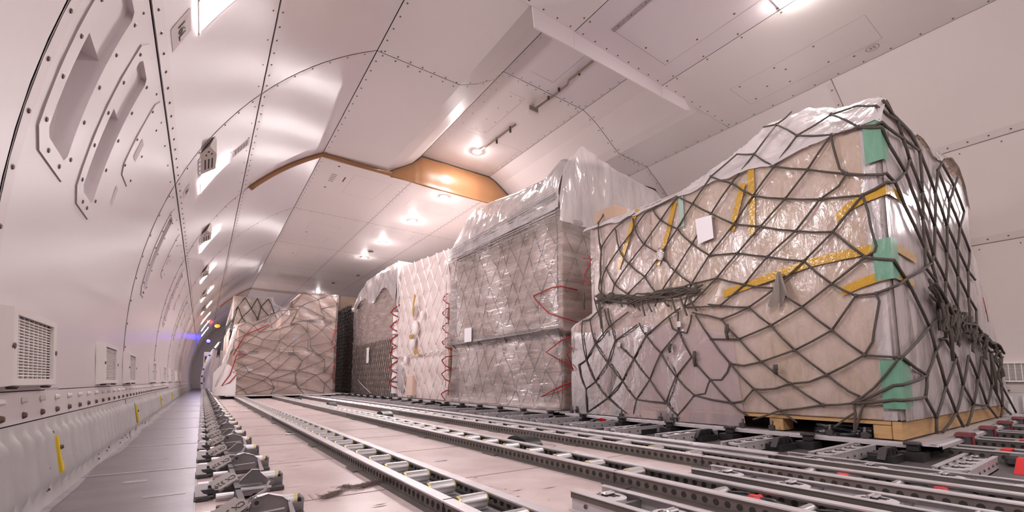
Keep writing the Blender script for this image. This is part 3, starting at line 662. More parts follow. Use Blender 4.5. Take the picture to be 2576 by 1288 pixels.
# wide trays with round castor discs
def disc_mesh():
    mb=MB(); mb.cyl((0,0,-.008),(0,0,0),.044,24,0)
    for k in range(24):
        a=2*math.pi*k/24;b=2*math.pi*(k+1)/24
        mb.add([(.044*math.cos(a),.044*math.sin(a),.0005),(.044*math.cos(b),.044*math.sin(b),.0005),(.031*math.cos(b),.031*math.sin(b),.003),(.031*math.cos(a),.031*math.sin(a),.003)],[[0,1,2,3]],0)
    mb.add([(.031*math.cos(2*math.pi*k/24),.031*math.sin(2*math.pi*k/24),.003) for k in range(24)],[list(range(24))],0)
    for (x,y,w,h) in ((-.012,.010,.005,.017),(0,0,.004,.02),(.013,-.006,.005,.016)): mb.prism([(x-w,y-h),(x+w,y-h),(x+w,y+h),(x-w,y+h)],'z',.0032,.0038,1)
    mb.box(-.018,.018,-.007,.006,.004,.012,2,bev=.003); mb.cyl((-.02,.012,.006),(.022,.012,.006),.005,8,2)
    return mb.mesh('castor',[M['disc'],M['hole'],M['steel']])
DM=disc_mesh()
def disctray(x,w,y0,y1,label,ys):
    t=thing('castor_tray',label,'conveyor tray',(x,0,0),0,'open trays with round castors')
    for s,xo in ((1,0),(-1,w)):
        mb=MB(); a=lambda p,q:(min(xo+s*p,xo+s*q),max(xo+s*p,xo+s*q))
        for (p,q,za,zb,mm) in ((0,.004,0,.046,0),(-.004,.0,.031,.046,2),(-.006,.014,.046,.048,0),(-.012,.004,0,.003,0)): xa,xb=a(p,q); mb.box(xa,xb,y0,y1,za,zb,mm)
        yy=y1-.05
        while yy>y0:
            mb.disc((xo-s*.0008,yy,.018),(-s,0,0),.006,8,1,.003); yy-=.11
        mb.build('side_rail',[M['alu'],M['screw'],M['web']],t)
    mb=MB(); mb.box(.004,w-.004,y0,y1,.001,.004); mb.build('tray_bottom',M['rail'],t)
    for y in ys:
        link('castor',DM,t,(w/2,y,.040)); mb=MB(); mb.box(.004,w-.004,y-.058,y-.046,.006,.036); mb.box(.03,w-.03,y-.046,y+.046,.004,.03); mb.build('castor_bracket',M['dark2'],t)
    return t
disctray(.805,.115,-.9,.875,'open castor tray in the lower centre foreground, left of the middle roller tray',[.80,.615,.43,.245,.06,-.12,-.3])
disctray(1.325,.115,-.9,.865,'open castor tray ending between the middle roller tray and the third one',[.775,.59,.40,.215,.03,-.16])
disctray(1.835,.115,-.9,.84,'open castor tray just in front of the cross castor panels',[.74,.555,.37,.185,0,-.18])
# red drive units lying in the trays
for i,(x,y,l) in enumerate(((1.19,.695,'red ended drive roller lying in the middle tray'),(1.19,.482,'second red ended drive roller in the middle tray, cut by the frame edge'),(1.70,.67,'red and steel drive unit lying in the third tray'),(1.70,.44,'second red and steel drive unit in the third tray, nearer'))):
    t=thing('drive_unit',l,'machine part',(x,y,.006),0,'drive units lying in the roller trays')
    mb=MB(); mb.cyl((-.03,0,.017),(.03,0,.017),.015,14,0); mb.build('drum',M['steel'],t)
    mb=MB(); mb.box(-.042,-.032,-.012,.012,.004,.028,bev=.003); mb.build('end_cap',M['redp'],t); mb=MB(); mb.box(-.025,.02,-.115,-.075,.012,.030,bev=.006); mb.cyl((-.03,-.095,.022),(.03,-.095,.022),.008,8); mb.build('connector',M['redp'],t)
    mb=MB(); mb.tube([(-.02,-.015,.022),(-.03,-.05,.026),(-.015,-.085,.026),(.01,-.13,.024),(.0,-.17,.02)],.006,6); mb.tube([(.02,-.015,.02),(.03,-.06,.026),(.01,-.10,.024),(-.02,-.14,.02)],.004,6); mb.build('cable',M['black'],t)
# ---- cross castor panels and brackets along the right pallet edge
def crosspanel(y,l,near=True):
    t=thing('castor_deck',l,'conveyor panel',(2.015,y,0),0,'flat castor panels across the pallet edge')
    mb=MB(); mb.box(0,.46,0,.006,.0,.047); mb.box(0,.46,.084,.09,.0,.047); mb.box(0,.46,-.002,.012,.045,.049); mb.box(0,.46,.078,.092,.045,.049); mb.box(0,.006,.0,.09,.0,.03); mb.box(.0,.46,.0,.09,.0,.004)
    for i in range(6): mb.disc((.05+i*.075,-.0005,.025),(0,-1,0),.006,6,1,.003)
    mb.build('tray_frame',[M['alu'],M['screw']],t)
    if near:
        for i in range(4): link('castor',DM,t,(.07+i*.105,.045,.041))
    return t
for i in range(24):
    y=.335+.368*i
    if i<9: crosspanel(y,'%s flat castor panel counting from the near corner of the netted pallet'%ORD[i].capitalize(),True)
    else: crosspanel(y,'small flat castor panel far along the edge of the wrapped loads',i<14)
def bracket_parts(t):
    mb=MB(); mb.box(0,.10,-.012,.012,.03,.062); mb.box(.01,.035,-.016,-.012,.034,.056,1); mb.box(.062,.09,-.016,-.012,.034,.056,1); mb.box(-.02,.13,-.03,.05,.0,.03,1)
    mb.build('housing',[M['dark3'],M['black']],t)
    mb=MB(); mb.prism([(.10,.062),(.108,.060),(.165,.008),(.155,.008),(.10,.052)],'y',-.012,.014); mb.build('ramp_arm',M['dark'],t)
    mb=MB(); mb.prism([(0,.062),(-.008,.060),(-.04,.02),(-.03,.02),(0,.052)],'y',-.012,.014); mb.build('ramp_arm',M['dark'],t)
    mb=MB(); mb.box(.02,.44,.03,.06,.0,.034); mb.prism([(.10,.05),(.30,.03),(.30,.02),(.10,.03)],'y',.02,.035); mb.build('arm',M['dark3'],t)
def latch_parts(t):
    mb=MB(); mb.box(-.022,.022,-.02,.02,.036,.062,bev=.004); mb.box(-.05,.05,-.04,.04,.0,.036); mb.build('post',M['dark3'],t)
    mb=MB(); mb.box(-.028,.024,-.024,.024,.062,.076,bev=.004); mb.cyl((-.01,-.03,.068),(-.01,.03,.068),.007,8); mb.build('head',M['dark'],t)
b0=thing('side_bracket','','bracket',(2.27,.62,0)); bracket_parts(b0)
bl=['dark ramp bracket at the near corner of the netted pallet','second dark ramp bracket along the netted pallet edge','third dark ramp bracket along the netted pallet edge','fourth dark ramp bracket, under the hanging plastic skirt','fifth dark ramp bracket, with a red lever','sixth dark ramp bracket, past the red lever']
for i in range(24):
    y=.62+.405*i; l=bl[i] if i<6 else 'small dark ramp bracket far along the edge of the wrapped loads'
    g='dark ramp brackets along the right pallet row'
    o=b0 if i==0 else dup(b0,(2.27,y,0)); o['label']=l; o['group']=g
    if i==4:
        mb=MB(); mb.prism([(.02,.066),(.07,.070),(.15,.025),(.14,.018),(.06,.05)],'y',-.018,-.013); mb.build('red_lever',M['redp'],o)
l0=thing('pallet_latch','','latch',(2.475,.575,0)); latch_parts(l0)
ll=['dark pallet latch at the near corner of the netted pallet','second dark pallet latch along the netted pallet rail','third dark pallet latch along the netted pallet rail','fourth dark pallet latch, under the plastic skirt','fifth dark pallet latch along the netted pallet rail','sixth dark pallet latch, at the far end of the netted pallet']
for i in range(23):
    y=.575+.395*i; o=l0 if i==0 else dup(l0,(2.475,y,0)); o['label']=ll[i] if i<6 else 'small dark pallet latch far along the edge of the wrapped loads'; o['group']='dark latches along the right pallet row'
# red stop near the right edge, trays and red latches on the right
mb=MB(); mb.prism([(0,0),(.16,0),(.16,.045),(.10,.045)],'y',0,.03); tag(mb.build('red_stop',M['redp'],None,(2.40,.26,0)),'bright red wedge shaped stop on the floor at the lower right edge','stop')
mb=MB(); mb.box(0,.1,0,.1,0,.04,bev=.01); mb.box(.01,.09,-.006,0,.005,.035,1); tag(mb.build('side_bracket',[M['dark'],M['black']],None,(2.60,.235,0)),'dark bracket cut by the right frame edge beside the red stop','bracket')
rt=['roller tray running out from under the near corner of the netted pallet','second roller tray running out from under the netted pallet, at right','third roller tray running out from under the netted pallet, at right','fourth roller tray under the netted pallet, farthest right','fifth roller tray under the netted pallet near the right wall']
for i,x in enumerate((2.70,3.2,3.75,4.3,4.85)):
    t=thing('roller_tray',rt[i],'conveyor tray',(x,0,0),0,'roller trays under the right pallet row')
    link('side_rail',rail_mesh(-.9,10.2,1,holes=.9),t); link('side_rail',rail_mesh(-.9,10.2,-1,holes=.9),t,(.155,0,0))
    for k in range(9): link('roller',RM,t,(.0775,.52-.155*k,.0285))
    mb=MB(); mb.box(.03,.12,.33,.36,.044,.05); mb.build('red_marker',M['redp'],t)
rh=['dark red pallet lock at the near side of the netted pallet, nearest','second dark red pallet lock along the near side of the netted pallet','third dark red pallet lock along the near side of the netted pallet','fourth dark red pallet lock, close to the right wall']
for i,x in enumerate((2.98,3.52,4.05,4.58)):
    t=thing('pallet_lock',rh[i],'latch',(x,.50,0),0,'dark red pallet locks')
    mb=MB(); mb.box(-.03,.03,-.02,.03,.0,.07); mb.build('post',M['dark2'],t)
    mb=MB(); mb.prism([(-.07,.074),(-.02,.086),(.05,.086),(.09,.074),(.03,.070),(.03,.03),(-.02,.03),(-.02,.07)],'y',-.026,.03); mb.build('hook',mat('dark_red_lock_%d'%i,(.16,.012,.018),.45) if i==0 else D.materials['dark_red_lock_0'],t)
# ---- side guides between aisle and left lane
def guide_parts(t,kind):
    mb=MB(); mb.box(.012,.225,-.055,.055,.002,.012); mb.prism([(.0,.002),(.03,.002),(.045,.012),(.01,.012)],'y',-.075,.06); mb.box(.014,.10,-.045,.055,.012,.026); mb.box(.092,.106,-.12,.21,.006,.036); mb.build('base',M['dark'],t)
    mb=MB()
    pr=[(.002,.012),(.001,.040),(.008,.046),(.032,.046),(.034,.040),(.020,.037),(.014,.028),(.022,.016),(.036,.010)]
    mb.prism(pr,'y',-.058,-.028); mb.build('hook',M['white'],t)
    mb=MB(); mb.box(.044,.060,.018,.034,.026,.042); mb.build('bolt',M['rust'],t)
    if 'label_plate_grey' not in D.materials: mat('label_plate_grey',(.27,.23,.215),.5)
    c=[(-.048,-.016),(-.036,-.022),(.034,-.022),(.048,-.008),(.048,.010),(.036,.022),(-.034,.022),(-.048,.008)]
    # plate leans back and faces the aisle end; lettering runs from its far right corner down to the left
    n=Vector((-.10,-.55,.83)).normalized(); d=Vector((-.72,-.58,0)); d=(d-n*d.dot(n)).normalized(); up=n.cross(d)
    Mx=Matrix((d,up,n)).transposed().to_4x4(); Mx.translation=Vector((.072,-.026,.040))
    pl=MB(); pl.prism(c,'z',-.003,0,0,Mx@Matrix.Diagonal((.74,.80,1,1))); pl.prism([(-.03,-.03),(.03,-.03),(.03,.02),(-.03,.02)],'z',-.02,-.0031,0,Mx)
    o=pl.build('label_plate',D.materials['label_plate_grey'],t)
    add_text('CX 329',.0195,M['print'],o,Vector((.072,-.026,.040))+n*.0007,d,up)
    mb=MB(); mb.cyl((.05,-.088,.012),(.105,-.088,.012),.009,12); mb.build('shaft',M['alu'],t)
    mb=MB(); mb.cyl((.150,.02,.032),(.206,.02,.032),.0175,16,0); mb.cyl((.206,.02,.032),(.213,.02,.032),.0183,16,1); mb.build('roller',[M['alu'],M['brass']],t)
    mb=MB(); mb.box(.12,.226,-.008,-.002,.003,.032); mb.box(.220,.226,-.008,.045,.003,.042); mb.box(.12,.226,.04,.045,.003,.032); mb.box(.12,.226,-.002,.045,.002,.006); mb.build('roller_box',M['dark2'],t)
    mb=MB()
    if kind==0:
        poly=[(.106,.006),(.180,.006),(.184,.050),(.172,.060),(.140,.070),(.120,.066),(.106,.052)]
        mb.prism(poly,'y',-.052,-.046,0); mb.prism([(.112,.030),(.176,.034),(.176,.037),(.112,.033)],'y',-.056,-.052,2)
        mb.cyl((.118,-.058,.056),(.118,-.044,.056),.011,14,0); mb.cyl((.118,-.0590,.056),(.118,-.058,.056),.005,8,1)
        # bright folded rim round the plate
        rim=[(.104,.006),(.104,.053),(.119,.069),(.140,.073),(.173,.062),(.187,.051),(.192,.006)]
        for (a,b) in zip(rim,rim[1:]): mb.add([(a[0],-.058,a[1]),(b[0],-.058,b[1]),(b[0],-.040,b[1]),(a[0],-.040,a[1])],[[0,1,2,3]],2)
        mb.prism([(.182,.050),(.190,.048),(.206,.006),(.192,.006)],'y',-.060,-.054,2)
        # long folded cover reaching back and an upright bright fin
        mb.add([(.106,-.046,.052),(.120,-.046,.066),(.140,-.046,.070),(.172,-.046,.060),(.168,.06,.036),(.140,.07,.044),(.118,.07,.040),(.104,.06,.030)],[[0,1,6,7],[1,2,5,6],[2,3,4,5]],0)
        mb.prism([(.112,.062),(.134,.074),(.144,.094),(.148,.094),(.140,.072),(.118,.056)],'y',-.020,-.015,2)
        mb.add([(.112,.10,.030),(.170,.10,.030),(.150,.02,.062),(.118,.02,.062)],[[0,1,2,3]],0)
    else:
        mb.prism([(.104,.008),(.108,.036),(.140,.064),(.156,.062),(.182,.034),(.200,.026),(.200,.010)],'y',-.030,-.023,0)
        rim=[(.106,.034),(.139,.067),(.157,.065),(.184,.036)]
        for (a,b) in zip(rim,rim[1:]): mb.add([(a[0],-.034,a[1]),(b[0],-.034,b[1]),(b[0],-.018,b[1]),(a[0],-.018,a[1])],[[0,1,2,3]],2)
        mb.add([(.108,-.023,.034),(.140,-.023,.062),(.156,-.023,.060),(.165,.10,.028),(.112,.11,.024)],[[0,1,4],[1,2,3,4]],0); mb.box(.106,.165,-.075,-.031,.022,.030,0); mb.box(.115,.155,-.078,-.0745,.024,.029,1); mb.box(.104,.178,-.115,-.075,.010,.028,0); mb.box(.100,.182,-.118,-.112,.026,.031,2)
    mb.build('guide_head',[M['dark2'],M['black'],M['alu']],t)
def gthing(k): 
    t=thing('side_guide','','cargo guide',(0,0,0)); guide_parts(t,k); return t
g0=gthing(0); g1=gthing(1)
for i in range(52):
    y=1.235+.352*(i-1); src=g0 if i%2 else g1
    o=src if i<2 else dup(src,(0,y,0)); o.location=(0,y,0)
    kind='raised peaked head' if i%2 else 'low triangular head'
    o['label']=('%s cargo side guide from the viewer along the aisle, %s'%(ORD[i],kind)) if i<16 else ('small far cargo side guide along the aisle edge, with a %s'%kind)
    o['group']='cargo side guides along the aisle edge'
# lone studs standing on the aisle edge beside the guides
# ---- black rubber domes and loose things on the floor
dl=['large black rubber dome on the floor beside the middle roller tray','second black rubber dome, halfway along the left lane','third black rubber dome, small, far along the left lane','fourth black rubber dome, tiny, farthest along the left lane']
for i,(x,y) in enumerate(((1.335,1.80),(1.37,3.95),(1.38,6.0),(1.36,8.3))):
    mb=MB(); w=.045; n=14
    A=[(x-w,y+.105*math.cos(math.pi*k/n),.062*math.sin(math.pi*k/n)) for k in range(n+1)]; B=[(x+w,p[1],p[2]) for p in A]
    mb.add(A+B,[[k,k+1,n+2+k,n+1+k] for k in range(n)],0,True); mb.add(A,[list(range(n+1))]); mb.add(B,[list(range(n,-1,-1))])
    tag(mb.build('rubber_dome',M['black']),dl[i],'bumper','black rubber domes in the left lane')
t=thing('floor_mark','dark ringed round mark on the floor right of the large rubber dome','mark',(1.46,1.79,.001)); mb=MB()
for k in range(28):
    a=2*math.pi*k/28;b=2*math.pi*(k+1)/28
    mb.add([(.06*math.cos(a),.06*math.sin(a),0),(.06*math.cos(b),.06*math.sin(b),0),(.054*math.cos(b),.054*math.sin(b),0),(.054*math.cos(a),.054*math.sin(a),0)],[[0,1,2,3]])
mb.box(-.05,.05,-.002,.002,0,.0004); mb.build('ring',M['grey'],t)
mb=MB()
random.seed(11)
def fluff(cx,cy,l,w,ang,n):
    for i in range(n):
        u=random.gauss(0,.42); v=random.gauss(0,.4); a=ang+random.gauss(0,.55)
        x=cx+math.cos(ang)*u*l-math.sin(ang)*v*w; y=cy+math.sin(ang)*u*l+math.cos(ang)*v*w
        d=random.uniform(.008,.022); pts=[]
        for k in range(4):
            pts.append((x+math.cos(a)*d*(k-1.5)/1.5+random.gauss(0,.002),y+math.sin(a)*d*(k-1.5)/1.5+random.gauss(0,.002),max(.001,.004+.006*random.random()*(1.2-abs(v))))); a+=random.gauss(0,.55)
        mb.tube(pts,.00042,3)
fluff(.455,1.44,.075,.020,.50,300); fluff(.33,1.375,.050,.010,.75,170); fluff(.385,1.44,.016,.030,1.4,90); fluff(.54,1.455,.06,.008,.35,60)
tag(mb.build('dust_fluff',M['dust']),'brown tuft of dust and frayed fibres on the floor between guides and tray','debris',kind='stuff')
mb=MB(); mb.add([(-.03,-.012,.001),(.02,-.016,.002),(.034,.008,.0015),(-.018,.014,.003)],[[0,1,2,3]]); tag(mb.build('paper_scrap',M['gplac'],None,(.835,1.71,0)),'small grey paper scrap on the floor before the middle tray','scrap')
mb=MB(); mb.grid(lambda u,v:(u*.05,v*.03,.004+.008*nz(u*3,v*3,2,1.5)),6,5); tag(mb.build('plastic_scrap',M['white'],None,(.44,3.05,0)),'crumpled pale plastic scrap beside the first roller tray','scrap')
mb=MB(); mb.grid(lambda u,v:(u*.07,v*.06,.004+.012*abs(nz(u*3,v*3,5,1.5))),6,5); tag(mb.build('plastic_scrap',M['white'],None,(.36,5.6,0)),'crumpled white plastic scrap on the floor farther along the first tray','scrap')
mb=MB(); 
for i in range(4): mb.box(.02*i,.02*i+.008,0,.07,.0008,.0014)
tag(mb.build('floor_stencil',mat('faded_print',(.40,.31,.30),.7),None,(.235,1.36,0)),'faded stencil strokes on the floor beside the nearest guide','mark')

# ---------------------------------------------------------------- cargo
def lerp_tab(t,x):
    if x<=t[0][0]: return t[0][1]
    for (a,p),(b,q) in zip(t,t[1:]):
        if x<=b: return p+(q-p)*(x-a)/(b-a)
    return t[-1][1]
def cargo_pallet(x0,x1,y0,y1,label,z=.05):
    t=thing('air_cargo_pallet',label,'pallet',(0,0,0),0,'flat metal air cargo pallets')
    mb=MB(); mb.box(x0+.03,x1-.03,y0+.03,y1-.03,z,z+.006); mb.build('base_sheet',M['alu'],t)
    pr=[(0,-.004),(.062,-.004),(.062,.010),(.054,.015),(.048,.015),(.048,.009),(.028,.009),(.028,.016),(.008,.016),(0,.010)]
    for k,(ax,a,b,p,s) in enumerate((('y',y0,y1,x0,1),('y',y0,y1,x1,-1),('x',x0,x1,y0,1),('x',x0,x1,y1,-1))):
        mb=MB(); mb.prism([(p+s*q[0],z+q[1]) for q in pr],ax,a,b); mb.build('edge_rail',M['alu'],t)
    return t
def carton(x0,x1,y0,y1,z0,z1,label,m='card',group=None,slots=(),tape=True,cat='carton'):
    t=thing('carton',label,cat,((x0+x1)/2,(y0+y1)/2,z0),0,group); w,d,h=(x1-x0)/2,(y1-y0)/2,z1-z0
    mb=MB(); mb.box(-w,w,-d,d,0,h,bev=.006); mb.build('box',M[m],t)
    if tape:
        mb=MB(); mb.box(-.02,.02,-d-.0006,d+.0006,h-.06,h+.0008) if w>d else mb.box(-w-.0006,w+.0006,-.02,.02,h-.06,h+.0008); mb.build('packing_tape',M['placard'],t)
    for (a,b,zz) in slots:
        mb=MB(); mb.box(a-w,b-w,-d-.001,-d+.01,zz,zz+.07); mb.build('hand_slot',M['slot'],t)
    return t
def ropes(mb,lines,r,n=5,m=0):
    for l in lines: mb.tube(l,r,n,m)
def diamond(fn,nu,nv,jit=.15,seed=1):
    rd=random.Random(seed); P={}
    for j in range(nv+1):
        for i in range(nu+1):
            u=(i+(.5 if j%2 else 0))/nu; u=min(1,u); a=jit*(rd.random()-.5)/nu; b=jit*(rd.random()-.5)/nv
            P[i,j]=(min(1,max(0,u+(a if 0<i<nu else 0))),min(1,max(0,j/nv+(b if 0<j<nv else 0))))
    L=[]
    for j in range(nv):
        for i in range(nu+1):
            for di in ((0,-1) if j%2==0 else (0,1)):
                k=i+di
                if 0<=k<=nu:
                    a,b=P[i,j],P[k,j+1]; mid=((a[0]+b[0])/2,(a[1]+b[1])/2)
                    L.append([fn(*a),fn(*mid),fn(*b)])
    return L
# ================= A: the big netted crate at right
cargo_pallet(2.49,5.38,.50,2.84,'metal pallet under the large netted crate at right')
t=thing('wooden_pallet','pale wooden pallet under the large netted crate','pallet',(0,0,0))
mb=MB(); mb.box(2.595,5.20,.635,.672,.064,.146,bev=.003); mb.build('stringer',M['wood'],t)
mb=MB(); mb.box(2.595,5.20,1.55,1.59,.064,.13,bev=.003); mb.build('stringer',M['wood'],t)
mb=MB(); mb.box(2.595,5.20,2.70,2.74,.064,.13,bev=.003); mb.build('stringer',M['wood'],t)
for y0,y1 in ((.674,.742),(1.135,1.205),(1.70,1.77),(2.25,2.32)):
    mb=MB(); mb.box(2.595,2.72,y0,y1,.0641,.1295,bev=.003); mb.build('block',M['wood'],t)
mb=MB(); mb.box(2.59,4.5,.673,2.75,.1305,.146); mb.build('deck_board',M['wood'],t)
mb=MB()
for k in range(3): mb.tube([(2.60+.012*k,.75+.235*i/10,.073+.018*k+.005*math.sin(i*.9+k*2)) for i in range(11)],.011,8)
tag(mb.build('black_film_bundle',M['bfilm']),'bundle of shiny black film pushed under the near end of the netted crate','film')
t=thing('wooden_crate','large pale plywood crate under clear plastic and a grey rope net, at right','crate',(0,0,0))
mb=MB(); mb.box(2.602,4.36,.648,1.945,.147,1.585,bev=.004); mb.build('crate_body',M['ply'],t)
for (x0,x1,y0,y1) in ((2.594,2.602,.70,.80),(2.594,2.602,1.80,1.94)):
    mb=MB(); mb.box(x0,x1,y0,y1,.15,1.58,bev=.002); mb.build('batten',M['ply'],t)
mb=MB(); mb.box(2.594,2.70,.640,.648,.15,1.60); mb.box(2.594,2.602,.640,.70,.15,1.60); mb.build('corner_protector',M['white'],t)
g='cartons beside the plywood crate'
carton(2.604,3.6,1.96,2.765,.066,.43,'bottom carton at the far end of the netted crate load','cardp',g)
carton(2.604,3.6,1.96,2.76,.432,.80,'second carton from the bottom at the far end of the netted crate load','cardp',g)
carton(2.604,3.6,1.96,2.52,.802,1.21,'third carton from the bottom at the far end of the netted crate load','cardp',g)
carton(2.604,3.6,1.96,2.51,1.212,1.585,'top wide carton at the far end of the netted crate load','cardp',g)
carton(2.62,2.95,2.30,2.53,1.587,1.74,'small brown carton perched on the far top corner of the netted load','card',g)
carton(4.37,4.83,.655,1.6,.147,.90,'carton beside the crate under white plastic, near face, right','cardp',g)
carton(4.835,5.14,.665,1.6,.147,.52,'low carton at the right foot of the netted load','cardp',g)
carton(4.37,4.45,.66,1.6,.902,1.58,'upper slim carton on the right of the netted crate, under plastic','cardp',g)
TOPY=[(.60,1.735),(.76,1.762),(.9,1.86),(1.0,1.935),(1.22,1.95),(1.33,1.86),(1.40,1.80),(1.55,1.72),(1.72,1.61),(2.0,1.60),(2.3,1.63),(2.6,1.62)]
NX=[(2.57,1.60),(2.66,1.738),(2.97,1.73),(3.5,1.745),(4.25,1.885),(4.40,1.80),(4.49,1.62)]
XM=[(.06,5.40),(.30,5.27),(.52,5.17),(.73,5.03),(.96,4.85),(1.05,4.72),(1.30,4.50),(1.60,4.50),(1.7,4.49)]
cov=thing('plastic_cover','clear and white plastic sheeting taped around the large netted crate','plastic sheet',(0,0,0))
# side sheet: long face, corner, near face
def side(u,v):
    z=.155+v*1.455; Lf=2.19
    xm=lerp_tab(XM,z)-2.585; s=u*(Lf+1.95)
    w=.010*nz(s*3,z*1.3,1.7,1.6)+.006*nz(s*9,z*3,4.4,1.3)
    far=2.79 if z<.80 else 2.79-.25*min(1,(z-.80)/.08)
    if s<Lf:
        y=far-(far-.628)*s/Lf; return (2.588-w-.004,y,z)
    return (2.588+xm*(s-Lf)/1.95,.630-w-.004-.04*math.sin(math.pi*min(1,(s-Lf)/1.95))*max(0,(z-.9))*.0,z)
mb=MB(); mb.grid(side,150,44); mb.build('side_sheet',M['filmA'],cov)
mb=MB()
def nearsh(u,v):
    z=.15+v*1.56; xm=lerp_tab(XM,z); x=2.598+(xm-2.598)*u
    return (x,.6235-.010*abs(nz(x*4,z*.8,3,1.2))-.002*nz(x*12,z*2,8),min(z,lerp_tab(NX,x)-.005))
mb.grid(nearsh,90,40); mb.build('near_sheet',M['filmN'],cov)
mb=MB()
def skirt(u,v):
    y=1.33+u*1.45; top=.60+.20*u+.05*math.sin(u*5); z=.068+v*(top-.068)
    return (2.577-.010*nz(y*4,z*2,9,1.4)-.012*(1-v)*abs(math.sin(u*9)),y+.05*v*(1-u),z)
mb.grid(skirt,60,30); mb.build('skirt_sheet',M['filmP'],cov)
mb=MB()
def topc(u,v):
    x=2.566+u*1.93; y=.606+v*2.0
    e=1.585+(x-2.566)*1.32+.02*nz(y*6,0,1,1); tz=lerp_tab(TOPY,y); nxz=lerp_tab(NX,x)
    k=max(0,min(1,(x-3.0)/.8)); tz=tz*(1-k)+(nxz+.05*math.sin(y*4)*k)*k
    if y<.66: tz=min(tz,nxz)
    z=min(e,tz)
    z+=.012*nz(x*6,y*6,2,1.7)+.006*nz(x*17,y*14,5,1.5)
    z+=.030*max(0,.22-abs(nz(x*5,y*5,9)))*(1 if u>.08 else 0)+.02*max(0,.15-abs(nz(x*9+3,y*8,4)))
    if u<.004: z-=.02*(.5+.5*math.sin(y*7))+.008; x-=.003
    if v<.01: z-=.05+.03*math.sin(x*9); 
    return (x-.004*nz(y*14,x*9,1),y,z)
mb.grid(topc,130,90); mb.build('top_cover',M['cover'],cov)
def tape_l(pts,w,m,name,x=2.574):
    """strip of tape: (y,z) points on the long face"""
    mb=MB(); V=[]
    for i,p in enumerate(pts):
        a=Vector(pts[max(0,i-1)]);b=Vector(pts[min(len(pts)-1,i+1)]);d=(b-a).normalized();n=Vector((-d.y,d.x))*w/2
        V+=[(x,p[0]+n.x,p[1]+n.y),(x,p[0]-n.x,p[1]-n.y)]
    mb.add(V,[[2*i,2*i+1,2*i+3,2*i+2] for i in range(len(pts)-1)],0,True); mb.build(name,M[m],cov)
def tape_c(pts,w,m,name):
    """tape round the corner: 3-d points, width upright"""
    mb=MB(); V=[]
    for p in pts: V+=[(p[0],p[1],p[2]+w/2),(p[0],p[1],p[2]-w/2)]
    mb.add(V,[[2*i,2*i+1,2*i+3,2*i+2] for i in range(len(pts)-1)],0,False); mb.build(name,M[m],cov)
cx,cy=2.572,.612
tape_c([(cx,.815,1.150),(cx,.76,1.19),(cx,.70,1.213),(cx,cy,1.225),(2.62,cy,1.236),(2.70,cy,1.24),(2.98,cy,1.262)],.047,'tape','amber_tape')
tape_c([(cx,1.419,.858),(cx,1.18,.905),(cx,.94,.949),(cx,.80,.955),(cx,cy,.957),(2.66,cy,.962),(2.98,cy,.955)],.045,'tape','amber_tape')
tape_c([(cx,.815,.772),(cx,.74,.800),(cx,.67,.818),(cx,cy,.824),(2.66,cy,.826),(2.89,cy,.812)],.045,'tape','amber_tape')
tape_l([(1.268,1.505),(1.30,1.40),(1.352,1.235)],.036,'tape','amber_tape'); tape_l([(1.217,1.585),(1.222,1.38),(1.232,1.175)],.036,'tape','amber_tape')
tape_l([(1.729,1.55),(1.79,1.36),(1.885,1.14)],.034,'tape','amber_tape'); tape_l([(2.04,1.60),(2.09,1.53),(2.16,1.36),(2.245,1.19)],.034,'tape','amber_tape')
for (za,zb,yy,xx) in ((1.375,1.575,.68,2.66),(.80,.995,.68,2.665),(.205,.425,.69,2.69)):
    tape_c([(cx-.0015,yy,(za+zb)/2),(cx-.0015,cy-.001,(za+zb)/2),(xx,cy-.0015,(za+zb)/2+.01)],zb-za,'gtape','green_tape')
mb=MB(); mb.add([(2.574,1.70,1.36),(2.574,1.665,1.36),(2.574,1.665,1.585),(2.574,1.70,1.585)],[[0,1,2,3]]); mb.build('pale_green_tape',M['gtape2'],cov)
